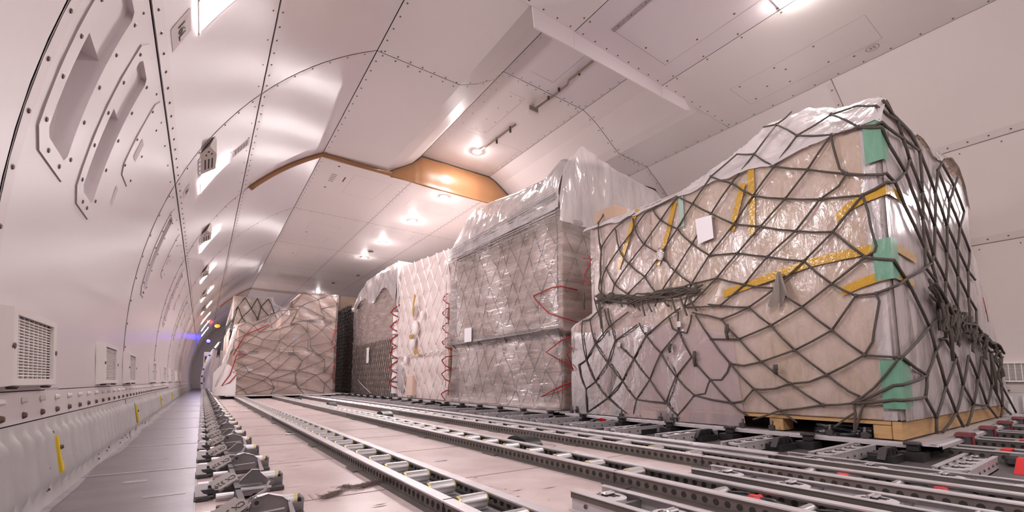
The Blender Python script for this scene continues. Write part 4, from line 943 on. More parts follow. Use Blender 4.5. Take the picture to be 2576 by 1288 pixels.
NET_PTS=[(2644,2431,1724),(2572,2437,1612),(2572,2427,1446),(2572,2407,1406),(2572,2419,1184),(2572,2447,1068),(2572,2381,952),(2572,2067,1575),(2572,2267,1519),(2572,2254,1489),(2572,2226,1345),(2572,2089,1543),(2572,2075,1460),(2572,1709,1581),(2572,1914,1560),(2572,1975,1549),(2572,2363,1221),(2572,2404,1158),(2572,2423,1034),(2572,2371,943),(2572,1848,1454),(2572,1706,1576),(2572,1996,1318),(2572,2140,1206),(2572,2281,1076),(2572,2313,971),(2572,2333,930),(2572,1854,1209),(2572,2175,1246),(2572,1997,1078),(2572,1885,921),(2572,2157,979),(2572,2151,890),(2572,2092,868),(2572,1719,1353),(2572,1615,1223),(2572,1768,1305),(2572,1599,1488),(2572,1811,1152),(2572,1749,1068),(2572,1918,851),(2572,1802,835),(2572,1630,960),(2572,1475,1382),(2572,1500,1118),(2572,1687,825),(2572,1459,964),(2572,1622,840),(2572,1690,819),(2572,1334,1272),(2572,2439,1542),(2572,2409,1334),(2572,2408,1395),(2572,2428,1224),(2572,2409,994),(2572,2352,933),(2572,1464,1622),(2572,1336,1529),(2572,1214,1407),(2572,1045,1329),(2572,882,1269),(2572,717,1230),(2657,1336,1741),(2599,1206,1666),(2762,1143,1877),(2815,1078,1946),(2790,1230,1914),(2607,980,1676),(2572,1091,1533),(2656,832,1739),(2640,714,1719),(2593,632,1657),(2572,812,1587),(2572,749,1573),(2572,699,1575),(2572,928,1449),(2572,761,1358),(2572,802,1486),(2572,787,1394),(2572,798,1307),(2572,1183,1212),(2572,1004,1135),(2572,705,1228),(2572,836,1082),(2577,747,1636),(2572,1322,1090),(2572,1156,1028),(2572,976,962),(2572,1292,893),(2572,1061,896),(2572,1124,842),(2572,859,818),(2572,712,921),(2572,763,742),(2572,999,720),(2572,1445,790),(2572,1690,813),(2572,1274,756),(2572,1524,809),(2572,1441,705),(2572,1159,638),(2572,1528,739),(2572,1634,772),(2572,1342,576),(2572,873,584),(2572,1514,590),(2572,1223,438),(2572,1048,494),(2572,748,454),(2572,909,362),(2572,1401,435),(2572,1321,420),(2572,1419,386),(2572,1459,338),(2572,1531,338),(2572,1272,286),(2572,1080,317),(2572,988,327),(2572,1159,290),(2572,1612,752),(2572,2407,914),(2572,2553,831),(2572,2641,828),(2572,2497,628),(2572,2644,692),(2572,2604,502),(2572,2694,464),(2572,2670,370),(2572,2610,268),(2572,2602,77),(2572,2344,752),(2572,2391,895),(2572,2154,843),(2572,2369,472),(2572,2505,325),(2572,2287,638),(2572,2228,330),(2572,2078,737),(2572,2116,491),(2572,2000,652),(2572,1980,341),(2572,1813,765),(2572,1719,812),(2572,1883,522),(2572,1738,658),(2572,1772,359),(2572,1651,486),(2572,1736,793),(2572,2377,201),(2572,2102,198),(2572,1854,185),(2572,1643,241),(2572,1569,253),(2572,1545,313),(2572,2180,90),(2572,2130,93),(2572,1770,104),(2572,1406,203),(2572,2058,747),(2572,1679,642),(2572,1649,710),(2572,1639,759),(2572,1783,681),(2572,1805,757),(2572,2316,750),(2572,2356,899),(2572,1333,216),(2572,1312,133),(2572,1139,172),(2572,1284,114),(2572,934,211),(2572,806,225),(2572,1059,114),(2572,864,317),(2572,778,258),(2572,802,179),(2572,812,74),(2572,762,237),(2572,787,163),(2572,805,179),(2572,844,149),(2572,893,102),(2572,621,438),(2568,608,441),(3087,612,612),(2568,608,436),(2951,612,360),(2572,720,302),(2568,608,317),(2572,650,312),(2887,612,252),(2568,608,247),(2572,655,246),(3049,612,146),(3020,612,70),(3165,612,489),(3298,612,303),(3604,612,466),(3470,612,153),(3138,612,70),(3599,612,70),(3704,612,306),(3928,612,489),(3932,612,188),(3703,612,70),(4344,612,169),(4136,612,348),(4327,612,494),(4642,612,70),(4588,612,309),(4678,612,536),(4896,612,144),(4949,612,299),(4780,612,70),(5213,612,70),(4941,612,426),(5470,612,74),(2857,612,1666),(2923,612,1591),(3056,612,1671),(3236,612,1620),(2638,612,1691),(2792,612,1671),(3077,612,1678),(3202,612,1640),(2572,636,1549),(2568,608,1552),(2667,612,1563),(2568,608,1528),(2667,612,1476),(2912,612,1404),(2572,623,1299),(2568,608,1299),(2713,612,1297),(3014,612,1503),(2568,608,1255),(2572,688,1140),(2572,679,1033),(2572,669,964),(2572,677,941),(2572,717,922),(2844,612,1205),(3136,612,1045),(3257,612,977),(2992,612,1340),(3161,612,1208),(3206,612,1372),(3503,612,1445),(3628,612,1621),(3746,612,1703),(3854,612,1478),(4042,612,1629),(4171,612,1723),(3410,612,1221),(3712,612,1287),(4086,612,1358),(4273,612,1500),(2568,608,884),(2747,612,820),(2568,608,763),(2572,684,740),(2572,675,703),(2572,690,631),(2572,713,515),(2835,612,774),(3319,612,879),(3318,612,1029),(3118,612,933),(3641,612,1109),(3541,612,918),(3869,612,992),(3937,612,1180),(4185,612,1072),(3769,612,790),(3415,612,716),(4113,612,884),(4322,612,1226),(4321,612,816),(4396,612,1035),(3278,612,710),(3282,612,605),(3837,612,728),(4072,612,699),(4241,612,655),(3287,612,675),(3358,612,569),(3287,612,559),(3400,612,560)]
NET_ROPES=[[0,1],[1,2,3],[3,4,5,6],[7,8,3],[8,9,10],[11,12],[13,14,15,12],[12,10],[10,16],[16,17,18,19],[14,20],[21,20],[20,22],[22,23],[23,24],[24,25,26],[12,22],[22,27],[10,28,23],[23,29],[29,30],[16,24],[24,31],[31,32],[31,33],[20,34],[34,35],[34,36,27],[37,34],[21,37],[27,29],[29,31],[27,38,39],[35,39],[39,30],[30,40],[30,41],[39,42],[43,35],[35,44],[44,42],[42,45],[42,46],[46,47,48],[43,49],[37,43],[1,50,51],[52,53,54,55],[56,57],[57,58],[58,59],[59,60],[60,61],[37,56],[56,62],[62,63],[63,64],[64,65],[64,66],[64,67],[63,68],[68,67],[67,69],[69,70,71],[67,72],[72,73,74],[72,75],[75,68],[75,76],[72,77,78,76],[68,58],[75,59],[76,79,60],[57,63],[57,43],[58,49],[59,80],[60,81],[61,82],[49,80],[80,81],[81,83],[69,84,74],[49,44],[80,85],[81,86],[83,87],[82,83],[44,85],[85,86],[86,87],[85,46],[86,88],[87,89,90],[46,88],[88,90],[87,91],[92,91],[91,93],[91,94],[88,95],[95,96],[90,97],[95,97],[95,98],[97,99],[97,100],[99,101,102],[99,103],[103,100],[100,94],[90,94],[94,104],[93,104],[105,103],[103,106],[100,107],[107,106],[107,104],[104,108],[107,109],[108,109],[105,110],[110,111,106],[110,112,113,114],[110,115],[106,116],[116,117,109],[115,118,116],[83,92],[105,119],[120,121],[121,122],[121,123],[122,124,125],[125,126],[126,127,128],[128,129],[130,131],[130,123],[130,132],[123,125],[123,133],[125,134],[135,133],[133,134],[133,136],[135,137],[135,138],[139,138],[138,136],[138,140],[139,141,142],[139,143],[144,143],[143,140],[143,145],[144,146],[144,147],[146,145],[146,114],[134,128],[134,148],[136,148],[136,149],[140,149],[140,150],[145,150],[145,151],[151,152,153,114],[148,129],[148,154],[149,155],[149,150],[150,156],[151,156],[151,157],[139,158],[144,159,160,161],[144,162,163],[135,164,165],[114,157],[157,166,115],[157,167],[115,168],[168,169],[116,170],[168,170],[170,171],[168,172],[109,173,174],[171,175,176],[177,178,176],[174,171],[179,180,181],[108,182],[182,183,184],[182,185,186],[182,187,171],[186,188,189,171],[190,191,192,171],[186,190],[190,193],[193,194],[184,195],[195,186],[195,196],[196,197],[196,193],[196,198],[198,199],[198,200],[198,201],[201,197],[201,202],[201,203],[203,204],[203,205],[203,206],[206,202],[206,207],[206,205],[205,208],[205,209],[209,207],[209,210],[209,211],[211,212],[211,213],[211,214],[212,215],[212,216],[210,215],[71,217],[217,218],[217,219,220],[221,222,223,224,220],[74,225,226,227,218],[218,220],[74,228,229],[229,230],[76,231,232,233],[233,230],[230,234],[234,218],[233,235,82],[82,236,237,238,239,240],[233,241,242,243],[230,244,245],[234,246],[220,246],[246,245],[220,247],[247,248],[248,249],[248,250],[249,251],[251,252],[251,250],[247,253],[247,254],[246,253],[250,254],[250,255],[251,256],[256,255],[240,257,258],[240,91],[258,243],[258,259,260],[260,93],[260,261,262,263,108],[258,264,184],[243,265],[243,266],[245,267,265],[245,266],[253,266],[253,268],[254,268],[266,269],[268,269],[268,270],[254,271],[255,271],[271,270],[271,272],[269,273],[269,274],[270,273],[270,275],[255,276],[276,272],[272,275],[275,277],[272,278],[265,279,280],[265,274],[273,281],[275,282],[277,283],[184,284],[195,285],[286,287,197]]

net=thing('cargo_net','grey knotted rope cargo net drawn over the large crate at right','net',(0,0,0))
P=[(a/1000,b/1000,c/1000) for a,b,c in NET_PTS]
mb=MB(); cnt={}
rd=random.Random(3)
for rr in NET_ROPES:
    for i in rr: cnt[i]=cnt.get(i,0)+1
    q=[Vector(P[i]) for i in rr]; L=[q[0]]
    for a,b in zip(q,q[1:]):
        if (b-a).length>.1: 
            m_=(a+b)/2; 
            s=.006 if a.y>.62 and b.y>.62 else .002
            L.append(m_+Vector((-s if a.x<2.6 else 0,-s if a.x>2.6 else 0,-.005*rd.random()-.001)))
        L.append(b)
    # keep clear of the sheeting
    L=[Vector((p.x-.004,p.y-.004,p.z)) for p in L]
    if len(L)>2:
        S2=[L[0]]
        for a,b in zip(L,L[1:]): S2+= [a*.66+b*.34,a*.34+b*.66,b] if len(rr)>2 else [b]
        L=S2
    mb.tube(L,.0054 if min(P[i][1] for i in rr)>.62 else .0069,7)
for i,c in cnt.items():
    if c>=3: mb.ball((P[i][0]-.004,P[i][1]-.004,P[i][2]),.0098,7,5,0,(1,1,1.1))
mb.build('rope_mesh',M['rope'],net)
# bunched rope along the long face and on the near face
def bunch(path,n,spread,r,seed,amp=.03):
    rd=random.Random(seed); mb=MB()
    for k in range(n):
        ph=rd.random()*6; off=Vector((-abs(rd.gauss(0,spread*.5)),rd.gauss(0,.01),rd.gauss(0,spread))); pts=[]
        for i in range(len(path)*4-3):
            j=min(i//4,len(path)-2); f=(i-4*j)/4; p=Vector(path[j])*(1-f)+Vector(path[j+1])*f
            pts.append(p+off+Vector((-.008*rd.random(),0,amp*math.sin(i*.8+ph)*(.4+rd.random()))))
        mb.tube(pts,r,6)
    return mb
bunch([(2.560,2.46,.985),(2.556,2.33,.965),(2.556,2.10,.925),(2.556,1.90,.915),(2.558,1.66,.92),(2.560,1.56,.905)],8,.014,.0062,5,.018).build('gathered_rope',M['rope'],net)
mb=MB(); rd=random.Random(9)
for (y,z,l,w) in ((2.45,1.0,.16,.03),(2.42,.99,.25,.02),(2.40,.97,.29,.02),(2.05,.93,.10,.03),(2.0,.93,.14,.02),(1.95,.92,.11,.03),(1.82,.91,.08,.03),(1.75,.91,.13,.02),(1.68,.91,.16,.03),(1.62,.91,.14,.04),(2.20,.94,.06,.02)):
    pts=[(2.552-.01*math.sin(math.pi*i/12),y+w*math.cos(2*math.pi*i/12)*(1 if i%12 else 1),z-l*.5+l*.5*math.sin(math.pi*(.5+2*i/12))) for i in range(13)]
    mb=MB(); mb.tube(pts,.0058,6); mb.build('loop',M['rope'],net)
for (y,z) in ((2.30,.98),(2.40,.99)):
    mb=MB(); mb.ball((2.55,y,z),.035,9,6,0,(.7,1.2,1)); mb.build('knot',M['rope'],net)
for (y,z,l) in ((1.40,.67,.09),(1.62,.52,.10),(1.80,.58,.06),(2.60,1.06,.14),(1.14,.42,.05)):
    mb=MB(); mb.tube([(2.556,y,z),(2.553,y+.004,z-l*.5),(2.556,y-.003,z-l)],.009,6); mb.tube([(2.553,y-.008,z),(2.55,y-.01,z-l*.6)],.006,5); mb.build('rope_end',M['rope'],net)
bunch([(3.10,.585,.82),(3.4,.585,.70),(3.8,.585,.66),(4.2,.58,.62),(4.6,.58,.57),(4.85,.58,.53)],8,.02,.0075,15,.025).build('gathered_rope',M['rope'],net)
mb=MB(); rd=random.Random(19)
for k in range(18):
    x=3.12+rd.random()*1.6; z=.80-.16*(x-3.1)+rd.gauss(0,.03); l=.07+.12*rd.random(); w=.025+.025*rd.random()
    mb=MB(); mb.tube([(x+w*math.cos(2*math.pi*i/12),.575-.02*rd.random(),z-l*.5+l*.5*math.sin(math.pi*(.5+2*i/12))) for i in range(13)],.007,6); mb.build('loop',M['rope'],net)
for x,z,l in ((3.30,.72,.28),(4.45,.52,.28),(3.2,.82,.26)):
    mb=MB(); mb.tube([(x,.582,z),(x+.02,.575,z-l*.5),(x+.05,.58,z-l)],.0072,6); mb.tube([(x+.03,.582,z),(x+.06,.575,z-l*.5),(x+.05,.58,z-l)],.0072,6); mb.build('loop',M['rope'],net)
for y,z in ((2.235,.60),(1.985,.69),(1.72,.70)):
    mb=MB(); mb.box(2.545,2.557,y-.014,y+.014,z-.02,z+.025,bev=.004); mb.build('hook',M['steel'],net)
for y in (2.75,2.22,1.88,1.79,1.33,1.17,.90,.76):
    mb=MB(); mb.box(2.528,2.556,y-.014,y+.014,.064,.095,bev=.005); mb.cyl((2.54,y,.09),(2.55,y,.115),.007,7); mb.build('net_fitting',M['dark'],net)
mb=MB(); 
for x,z in ((4.36,.90),(4.40,.84)): mb.tube([(x,.575,z),(x+.03,.575,z-.05),(x+.05,.575,z-.10)],.0022,5)
mb.build('red_cord',M['red'],net)
mb=MB(); mb.tube([(2.60,2.64,1.37),(2.555,2.50,1.33),(2.60,2.64,1.22),(2.556,2.53,1.13),(2.60,2.66,1.17)],.006,5)
tag(mb.build('red_strap',M['red']),'upper red lacing strap at the far edge of the grey rope net','strap')
mb=MB(); mb.tube([(2.61,2.86,.66),(2.553,2.75,.60),(2.61,2.88,.57),(2.553,2.74,.43),(2.61,2.90,.50),(2.555,2.74,.42),(2.61,2.90,.41)],.006,5)
tag(mb.build('red_strap',M['red']),'lower red lacing strap at the far edge of the grey rope net','strap')
mb=MB(); c=[(1.574,1.374),(1.463,1.368),(1.455,1.218),(1.56,1.205)]
mb.add([(2.556,y,z) for y,z in c]+[(2.558,y,z) for y,z in c],[[3,2,1,0],[4,5,6,7]]+[[k,(k+1)%4,4+(k+1)%4,4+k] for k in range(4)])
tag(mb.build('paper_tag',M['white']),'white paper tag hanging under the grey net at the top of the crate','tag')
mb=MB(); mb.ball((2.553,1.845,1.205),.05,14,10,0,(.3,.62,1)); tag(mb.build('foil_wad',M['foil']),'crumpled shiny foil wad stuck in the grey rope net','foil')
mb=MB()
def rag(u,v):
    w=.012+.040*v; y=1.09+(u-.5)*2*w+.012*v*math.sin(u*7)
    return (2.55-.012*math.sin(u*11+v*2)*(.3+v)-.008*v,y,.925-.165*v+.03*v*math.sin(u*12))
mb.grid(rag,18,14); tag(mb.build('grey_rag',M['cloth']),'grey cloth rag knotted to the grey rope net','rag')
# ================= B: tall stretch wrapped load with the white hood
cargo_pallet(2.50,5.36,2.93,5.18,'metal pallet under the tall stretch wrapped load')
g='brown cartons inside the tall stretch wrapped load'
rows=[(.075,.41,'bottom'),(.413,.745,'second'),(.79,1.26,'third'),(1.263,1.73,'fourth'),(1.733,2.02,'fifth')]
cols=[(3.06,3.74,'near'),(3.745,4.42,'middle'),(4.425,5.08,'far')]
for (z0,z1,rn) in rows:
    xo=2.725 if z0<.7 else 2.685
    for (y0,y1,cn) in cols:
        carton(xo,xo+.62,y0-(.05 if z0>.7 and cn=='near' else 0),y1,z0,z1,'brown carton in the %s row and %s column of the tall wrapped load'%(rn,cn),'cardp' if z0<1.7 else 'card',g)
    carton(xo+.625,xo+1.35,3.06-(.05 if z0>.7 else 0),3.9,z0,z1,'brown carton on the near face of the tall wrapped load, %s row'%rn,'cardd',g)  # darker cardboard puts the shade of the near face into the colour
carton(2.88,4.12,3.10,4.05,2.023,2.42,'near top carton under the white hood','card',g); carton(2.88,4.12,4.055,4.95,2.023,2.38,'far top carton under the white hood','card',g)
t=thing('stretch_wrap','clear stretch wrap and white hood around the tall carton load','plastic wrap',(0,0,0))
XB=[(.06,2.650),(.15,2.672),(.5,2.668),(.70,2.690),(.765,2.700),(.82,2.625),(1.2,2.630),(1.72,2.632),(1.95,2.618),(2.03,2.60)]
def wrapB(u,v):
    z=.068+v*1.98; xb=lerp_tab(XB,z); s=u*(2.17+1.2)
    n1=.010*nz(s*1.0,z*2.6,3,1.4)+.004
    yn=3.02 if z<.76 else 2.965
    yn+= .008*math.sin(z*30)
    if s<2.17:
        y=5.20-(5.20-yn)*s/2.17; fl=.05*max(0,1-(z-.06)/.12); return (xb-n1-fl,y+(.03*math.sin(z*9) if s<.2 else 0),z)
    return (xb+(s-2.17),yn-n1*.6-.006,z)
mb=MB(); mb.grid(wrapB,110,110); mb.build('side_wrap',M['wrap'],t)
HB=[(2.95,2.44),(3.05,2.50),(3.3,2.40),(3.8,2.44),(4.4,2.52),(4.67,2.55),(4.9,2.47),(5.08,2.34),(5.2,2.06)]
mb=MB()
def hood(u,v):
    # rises from the wrap edge over the top
    y=2.955+v*2.26; h=lerp_tab(HB,y); w=.015*nz(y*5,u*5,2,1.6)
    if u<.4:
        f=u/.4; z=1.93+(h-.08-1.93)*f; x=2.60+.10*f**1.6-w-.012*math.sin(f*math.pi)
        if v<.05: x+=0
    elif u<.5:
        f=(u-.4)/.1; z=h-.08+.08*math.sin(f*math.pi/2); x=2.70+.14*(1-math.cos(f*math.pi/2))
    else:
        f=(u-.5)/.5; x=2.84+1.5*f; z=h+.02*math.sin(f*8)+.05*math.sin(math.pi*f)-.25*max(0,f-.8)/.2*1.2
        z=z*(1)+w
    return (x,y+.01*nz(u*9,y*4,1),z)
mb.grid(hood,80,90)
def hoodn(u,v):
    x=2.60+u*1.85; top=lerp_tab([(2.60,2.0),(2.66,2.30),(2.72,2.42),(2.8,2.50),(2.9,2.62),(3.3,2.52),(3.7,2.48),(4.05,2.44),(4.2,2.30),(4.45,1.8)],x)
    z=1.80+(top-1.80)*v; w=.02*nz(x*8,z*2.5,3,1.4)
    return (x,2.95-w-.015*math.sin(v*3),z)
mb.grid(hoodn,60,40); mb.build('hood',M['hood'],t)
mb=MB(); rd=random.Random(4)
for k in range(16):
    z=1.86+.012*k+rd.random()*.03; sl=rd.uniform(-.06,.12)
    mb.tube([(lerp_tab(XB,z)-.012-.008*rd.random(),5.2-.22*i,z+sl*(i/10)+.012*nz(i,k,1)) for i in range(11)],.0025+.004*rd.random(),4)
for k in range(9):
    z=.77+.008*k; mb.tube([(2.632-.004*rd.random()+.05*(z<.79),5.2-.22*i,z+.012*nz(i*.6,k,4)+.02*(i/10)) for i in range(11)],.004,4)
mb.build('film_rope',M['hood'],t)
mb=MB(); rd=random.Random(77)  # thin white ridges clustered where the wrap should show bright highlights
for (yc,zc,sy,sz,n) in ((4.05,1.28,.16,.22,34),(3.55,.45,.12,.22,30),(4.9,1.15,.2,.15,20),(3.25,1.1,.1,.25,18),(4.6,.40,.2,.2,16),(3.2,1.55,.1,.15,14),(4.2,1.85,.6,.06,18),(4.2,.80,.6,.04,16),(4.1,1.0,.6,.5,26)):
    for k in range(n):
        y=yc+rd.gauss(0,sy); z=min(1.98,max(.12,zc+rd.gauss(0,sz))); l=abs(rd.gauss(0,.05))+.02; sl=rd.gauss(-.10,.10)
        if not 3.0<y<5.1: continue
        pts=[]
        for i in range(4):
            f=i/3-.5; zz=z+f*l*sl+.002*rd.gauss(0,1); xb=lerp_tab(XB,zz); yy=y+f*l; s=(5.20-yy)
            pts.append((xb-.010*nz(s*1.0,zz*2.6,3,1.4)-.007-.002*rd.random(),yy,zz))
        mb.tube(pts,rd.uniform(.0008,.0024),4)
tag(mb.build('highlight_crease',M['highlight_crease'],t),kind='stuff')
nb=thing('cargo_net','dark rope net seen through the stretch wrap of the tall load','net',(0,0,0))
mb=MB(); fB=lambda u,v:(lerp_tab(XB,.07+v*1.9)+.016,5.15-u*2.12,.07+v*1.9)
ropes(mb,diamond(fB,10,10,.35,2),.0062,5)
ropes(mb,diamond(lambda u,v:(2.70+u*1.5,3.03 if v<.4 else 2.985,.3+v*2.1),6,9,.35,6),.005,5)
ropes(mb,diamond(lambda u,v:(2.66+.10*v,5.0-u*1.9,1.98+v*.4),9,3,.35,8),.006,5); mb.build('rope_mesh',M['rope'],nb)
mb=MB(); mb.tube([(2.80,2.93,1.17),(2.62,2.95,1.185),(2.60,3.06,1.19),(2.61,3.35,1.16),(2.61,3.30,1.10),(2.60,3.10,.95),(2.62,2.95,.90),(2.85,2.93,.86)],.006,5)
tag(mb.build('red_strap',M['red']),'upper red lacing strap on the near corner of the tall wrapped load','strap')
mb=MB(); mb.tube([(2.9,2.93,.80),(2.64,2.97,.70),(2.64,3.20,.60),(2.66,2.98,.50),(2.95,2.93,.36),(2.66,2.98,.30),(2.64,3.28,.18),(2.65,2.98,.25),(2.95,2.93,.42)],.007,5)
tag(mb.build('red_strap',M['red']),'lower red lacing strap on the near corner of the tall wrapped load','strap')
mb=MB(); mb.box(2.608,2.611,4.56,4.73,.80,.97); tag(mb.build('paper_tag',M['white']),'white paper tag on the far side of the tall wrapped load','tag')
# ================= C: white load in a white net
cargo_pallet(2.50,5.36,5.27,7.20,'metal pallet under the white netted load')
t=thing('white_bale_load','pink white sacks stacked under a white rope net','sacks',(0,0,0))
def bodyC(u,v):
    z=.07+v*2.10; y=7.18-u*1.86
    top=2.28-.13*u
    z=.07+v*(top-.07)
    b=.03*abs(math.sin(z*9))*abs(math.sin(y*5+math.floor(z*2.9)*1.3))
    return (2.72-b-.03*math.sin(v*3.1),y,z)
mb=MB(); mb.grid(bodyC,60,70)
mb.grid(lambda u,v:(2.72+u*1.6,7.18-v*1.86,2.28-.13*v+.05*math.sin(u*9)*math.sin(v*11)),20,20); mb.grid(lambda u,v:(2.72+u*1.6,5.32,.07+v*2.08),4,4); mb.build('sack_pile',M['bagp'],t)
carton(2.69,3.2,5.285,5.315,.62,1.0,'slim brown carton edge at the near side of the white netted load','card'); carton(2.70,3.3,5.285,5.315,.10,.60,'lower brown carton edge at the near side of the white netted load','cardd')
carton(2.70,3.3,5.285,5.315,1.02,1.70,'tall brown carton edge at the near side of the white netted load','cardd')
nc=thing('cargo_net','white rope net over the pink white sacks','net',(0,0,0))
mb=MB(); L=diamond(lambda u,v:(2.665-.03*math.sin(v*3.1),7.16-u*1.84,.07+v*(2.20-.13*u)),7,11,.25,12); ropes(mb,L,.0062,5); mb.build('rope_mesh',M['wrope'],nc)
mb=MB()
for i in range(9):
    y=7.1-i*.2; mb.tube([(2.63,y,.74+.02*math.sin(i)),(2.62,y-.1,.715),(2.63,y-.2,.74)],.006,5); mb.ball((2.628,y,.74),.02,7,5)
mb.build('gathered_rope',M['wrope'],nc)
mb=MB()
for z in (.15,.42,.60,.85,1.05,1.25,1.45): mb.tube([(2.645,5.42,z),(2.64,5.30,z-.07),(2.80,5.25,z-.14)],.008,5); mb.tube([(2.645,5.42,z+.01),(2.64,5.29,z+.05),(2.82,5.25,z+.08)],.008,5)
tag(mb.build('red_strap',M['red']),'red lacing zigzag at the near edge of the white net','strap')
for i,(y,z,s,l) in enumerate(((6.40,1.42,.09,'upper white foam pad caught under the white net'),(6.33,1.13,.11,'large white foam pad in the middle of the white net'),(6.42,.92,.10,'white foam pad below the large one in the white net'),(6.08,1.30,.07,'small white foam pad right of the others in the white net'),(6.70,.66,.07,'small white foam pad low on the white net'))):
    mb=MB(); mb.ball((2.63,y,z),s,12,9,0,(.35,.9,1.15)); tag(mb.build('foam_pad',M['foam']),l,'foam','white foam pads in the white net')
mb=MB(); mb.add([(2.585,6.28,1.66),(2.585,6.22,1.62),(2.585,6.36,1.28),(2.585,6.41,1.30)],[[0,1,2,3]]); mb.add([(2.58,6.44,1.03),(2.58,6.30,1.05),(2.58,6.30,.99),(2.58,6.44,.97)],[[0,1,2,3]]); mb.add([(2.60,6.3,.80),(2.60,6.12,.79),(2.60,6.12,.73),(2.60,6.3,.74)],[[0,1,2,3]])
mb.build('amber_tape',M['tape'],nc)
mb=MB(); mb.ball((2.70,6.98,.42),.30,14,9,0,(.25,.55,1.0)); tag(mb.build('milky_bag',M['filmN']),'bulging clear plastic bag at the foot of the white netted load','bag')
mb=MB(); mb.box(2.63,2.70,6.40,6.62,.10,.42,bev=.01); tag(mb.build('small_carton',M['cardp']),'small beige carton low in the white netted load','carton')
# ================= D: pink wrapped load behind
cargo_pallet(2.50,5.36,7.26,9.95,'metal pallet under the pink wrapped load with the milky hood')
t=thing('wrapped_load','pinkish wrapped load with a milky hood, behind the white netted one','load',(0,0,0))
mb=MB(); mb.box(2.70,4.6,7.40,9.85,.066,2.0,bev=.03); mb.build('load_core',M['cardp'],t)
def wrapD(u,v):
    z=.07+v*1.95; s=u*3.4; n1=.02*nz(s*2,z*5,13,1.5)
    return (2.672-n1,9.9-u*2.58,z) 
mb=MB(); mb.grid(wrapD,60,60); mb.grid(lambda u,v:(2.672+u*.8,7.32-.02*nz(u*9,v*6,3),.07+v*1.95),16,40); mb.build('side_wrap',M['wrap'],t)
HD=[(7.25,2.36),(7.5,2.45),(8.5,2.45),(9.1,2.42),(9.6,2.26),(9.95,1.98)]
def hoodD(u,v):
    y=7.22+v*2.74; h=lerp_tab(HD,y); f=min(1,u/.5); zb=1.93+.10*math.sin(y*5)-.25*max(0,(7.7-y))
    if u<=.5: return (2.63+.12*f**2-.02*nz(y*4,f*4,5,1.5),y,zb+(h-zb)*math.sin(f*math.pi/2))
    return (2.75+(u-.5)*2.6,y,h+.02*math.sin(u*20))
mb=MB(); mb.grid(hoodD,40,70); mb.grid(lambda u,v:(2.65+u*.9,7.21-.03*nz(u*7,v*4,2),1.55+v*.85),16,16); mb.build('hood',M['hood'],t)
nd=thing('cargo_net','thin dark net low on the pink wrapped load','net',(0,0,0)); mb=MB(); ropes(mb,diamond(lambda u,v:(2.655,9.85-u*2.5,.08+v*1.0),22,9,.3,31),.005,4); mb.build('rope_mesh',M['rope2'],nd)
mb=MB(); rd=random.Random(78)  # white ridges imitating highlights on the wrap
for k in range(60):
    y=9.75+rd.gauss(0,.15)-abs(rd.gauss(0,.5)); z=min(1.9,max(.2,1.45+rd.gauss(0,.3))); l=.05+.12*rd.random()
    if y>9.9: continue
    mb.tube([(2.642,y,z),(2.640,y-l*.5,z-l*.28),(2.642,y-l,z-l*.5)],rd.uniform(.001,.003),4)
tag(mb.build('highlight_crease',M['highlight_crease'],t),kind='stuff')
t=thing('foam_tube_stack','row of grey white wrapped tubes at the near corner of the pink wrapped load','tubes',(0,0,0))
mb=MB()
for i in range(7): mb.cyl((2.70,7.28,.12+.2*i),(2.70+.03*(i%2),7.28,.30+.2*i),.075+.01*(i%2),12)
mb.build('tubes',M['foam'],t)
mb=MB()
for z in (.3,.55,.8,1.0,1.25,1.5): mb.tube([(2.60,7.34,z),(2.61,7.22,z+.06),(2.70,7.17,z+.13)],.012,5); mb.tube([(2.60,7.34,z),(2.61,7.2,z-.06),(2.72,7.17,z-.10)],.010,5)
tag(mb.build('red_strap',M['red']),'red lacing between the pink wrapped load and the white netted one','strap')
mb=MB(); mb.box(2.635,2.638,8.62,8.76,.68,.98); tag(mb.build('paper_tag',M['white']),'white paper tag on the pink wrapped load','tag')
mb=MB(); mb.tube([(2.63,9.3,.36),(2.62,9.0,.27),(2.63,8.4,.10)],.006,5); tag(mb.build('hanging_rope',M['wrope']),'white cord hanging on the pink wrapped load','cord')
# ================= E: dark netted load
cargo_pallet(2.50,5.36,10.02,12.3,'metal pallet under the dark netted load')
t=thing('dark_load','dark load under a dense black net, behind the pink wrapped one','load',(0,0,0))
mb=MB(); mb.box(2.72,4.6,10.12,12.2,.066,2.02,bev=.03); mb.build('load_core',mat('dark_load_cover',(.10,.085,.085),.6),t)
ne=thing('cargo_net','dense black net over the dark load','net',(0,0,0)); mb=MB(); ropes(mb,diamond(lambda u,v:(2.66+.03*math.sin(v*3),12.15-u*2.05,.08+v*1.98),16,24,.5,41),.010,4); ropes(mb,diamond(lambda u,v:(2.68+u*1.0,10.08,.08+v*1.98),8,22,.5,42),.010,4); mb.build('rope_mesh',M['net_bk'],ne)
carton(2.72,4.4,11.3,12.2,2.03,2.44,'brown carton on top of the dark netted load','cardd')
